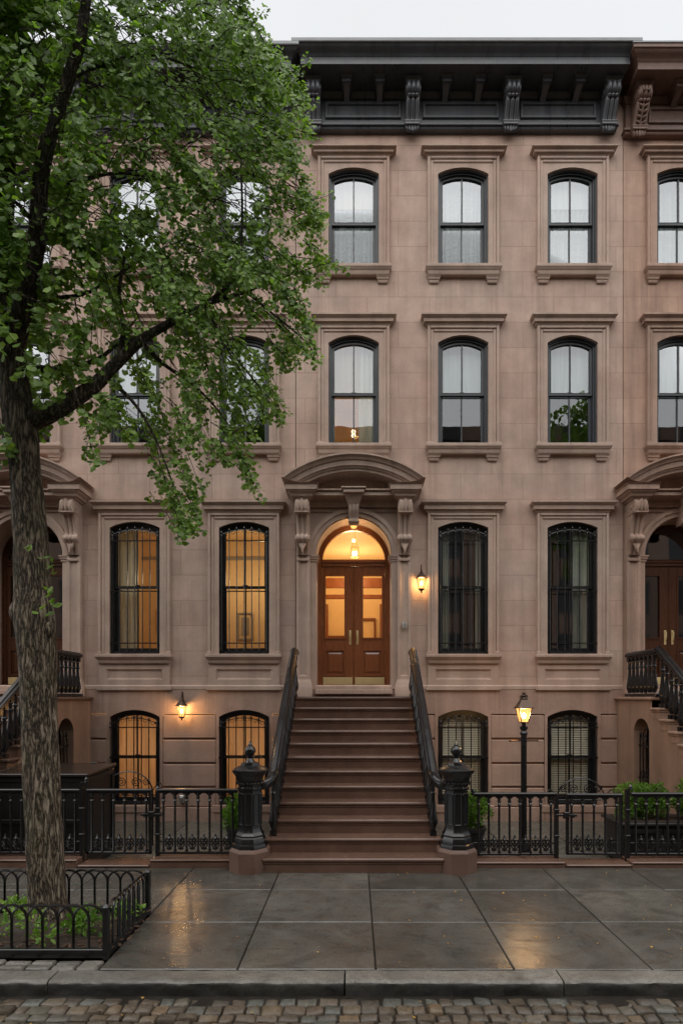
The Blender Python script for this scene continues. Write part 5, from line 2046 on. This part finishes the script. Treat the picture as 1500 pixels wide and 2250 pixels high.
opp_mat()
op = MB()
op.box(-45, 45, -34, -23.5, -.3, 18.6)
op.box(-45, 45, -23.5, -22.9, 17.9, 18.7)
o = op.build('terrace_house', 'terrace_brick', None, smooth=0)
tag(o, 'dark brown terrace across the street, seen mirrored in the window glass', 'building')
for lab, tx, ty, tz, rr, n in (('tall leafy tree across the street mirrored in the right-hand windows', 11.0, -16.5, 13.6, (3.2, 2.6, 4.8), 5200), ('leafy tree across the street mirrored over the entrance', -1.6, -17.5, 10.6, (2.6, 2.4, 4.0), 4200)):
    t = thing('street_tree', lab, 'tree', (tx, ty, -.2), 'street trees across the road')
    q = MB()
    q.tube([(0, 0, 0), (.1, 0, 3), (0, .1, tz - 3), (.2, 0, tz)], [.25, .2, .16, .05], 10)
    for k in range(9):
        a = k * 2.4
        q.tube([(0, 0, tz - 5 + k * .5), (math.cos(a) * 1.2, math.sin(a) * 1.2, tz - 3.4 + k * .55), (math.cos(a) * 2.2, math.sin(a) * 2, tz - 2.5 + k * .6)], [.09, .05, .02], 6)
    q.build('trunk', 'bark', t)
    lobes = []
    for _ in range(46):
        d = rvec()
        lobes.append(((d.x * rr[0] * rnd.uniform(.2, 1), d.y * rr[1] * rnd.uniform(.2, 1), tz + d.z * rr[2] * rnd.uniform(.2, 1)), (.75, .75, .6)))
    leafy('crown', 'ginkgo_leaf', t, (0, 0, 0), lobes, n, .22, True, 0)

# ------------------------------------------------------------------ daylight and lamps
SUN_EL, SUN_AZ = R(58), R(195)
world = bpy.data.worlds.new("World")
scene.world = world
world.use_nodes = True
nt = world.node_tree
bg = nt.nodes['Background']
sky = nt.nodes.new('ShaderNodeTexSky')
sky.sky_type = 'NISHITA'
sky.sun_disc = False
sky.sun_elevation = SUN_EL
sky.sun_rotation = SUN_AZ
sky.air_density = 1.0
sky.dust_density = 6.0
sky.ozone_density = 1.0
hs = nt.nodes.new('ShaderNodeHueSaturation')
hs.inputs['Saturation'].default_value = 0.12
nt.links.new(sky.outputs[0], hs.inputs['Color'])
tc = nt.nodes.new('ShaderNodeTexCoord')
cn = nt.nodes.new('ShaderNodeTexNoise')
cn.inputs['Scale'].default_value = 2.2
cn.inputs['Detail'].default_value = 4
nt.links.new(tc.outputs['Generated'], cn.inputs['Vector'])
mr = nt.nodes.new('ShaderNodeMapRange')
mr.inputs[3].default_value = 0.93
mr.inputs[4].default_value = 1.06
nt.links.new(cn.outputs['Fac'], mr.inputs[0])
mx = nt.nodes.new('ShaderNodeMix')
mx.data_type = 'RGBA'
mx.inputs[0].default_value = SKY_MIX = 0.75
nt.links.new(hs.outputs[0], mx.inputs[6])
mx.inputs[7].default_value = (5.9, 6.02, 6.15, 1)       # the even grey-white of a rain cloud layer
ml2 = nt.nodes.new('ShaderNodeMix')
ml2.data_type = 'RGBA'
ml2.blend_type = 'MULTIPLY'
ml2.inputs[0].default_value = 1
nt.links.new(mx.outputs[2], ml2.inputs[6])
nt.links.new(mr.outputs[0], ml2.inputs[7])
nt.links.new(ml2.outputs[2], bg.inputs['Color'])
bg.inputs['Strength'].default_value = 0.172

sun = bpy.data.lights.new('sun', 'SUN')
sun.energy = 3.3
sun.angle = R(140)
sun.color = (1.0, 0.965, 0.92)
so = bpy.data.objects.new('sun', sun)
COL.objects.link(so)
dirv = Vector((math.sin(SUN_AZ) * math.cos(SUN_EL), math.cos(SUN_AZ) * math.cos(SUN_EL), math.sin(SUN_EL)))
so.rotation_euler = dirv.to_track_quat('Z', 'Y').to_euler()

lamp('hall_light', (0, 1.0, 5.0), 44, (1, .72, .4), size=.06)
lamp('hall_light', (0, 3.2, 5.2), 46, (1, .72, .4), size=.1)
lamp('porch_light', (-.02, .16, 5.60), 5, size=.04)
lamp('parlour_light', (-3.6, 2.0, 5.0), 20, (1, .77, .47), .15)
lamp('parlour_light', (-2.2, 2.2, 5.0), 22, (1, .77, .47), .15)
lamp('basement_light', (-4.4, 1.4, 1.2), 33, (1, .86, .64), .15)
lamp('basement_light', (-2.2, 1.4, 1.2), 33, (1, .86, .64), .15)
lamp('upstairs_light', (.1, 1.6, 8.4), 22, (1, .72, .42), .15)
lamp('lantern_light', (1.31, -.17, 4.50), 36, (1, .55, .2), .05)
lamp('lantern_light', (-3.39, -.20, 1.99), 46, (1, .55, .2), .05)
lamp('lantern_light', (2.59, -2.62, 1.98), 90, (1, .55, .2), .06)

scene.view_settings.view_transform = 'Standard'
scene.view_settings.look = 'None'
scene.view_settings.exposure = 0
scene.view_settings.gamma = 1
cy = scene.cycles
cy.use_denoising = True
cy.max_bounces = 8
cy.transparent_max_bounces = 16
cy.sample_clamp_indirect = 6
cy.caustics_reflective = False
cy.caustics_refractive = False
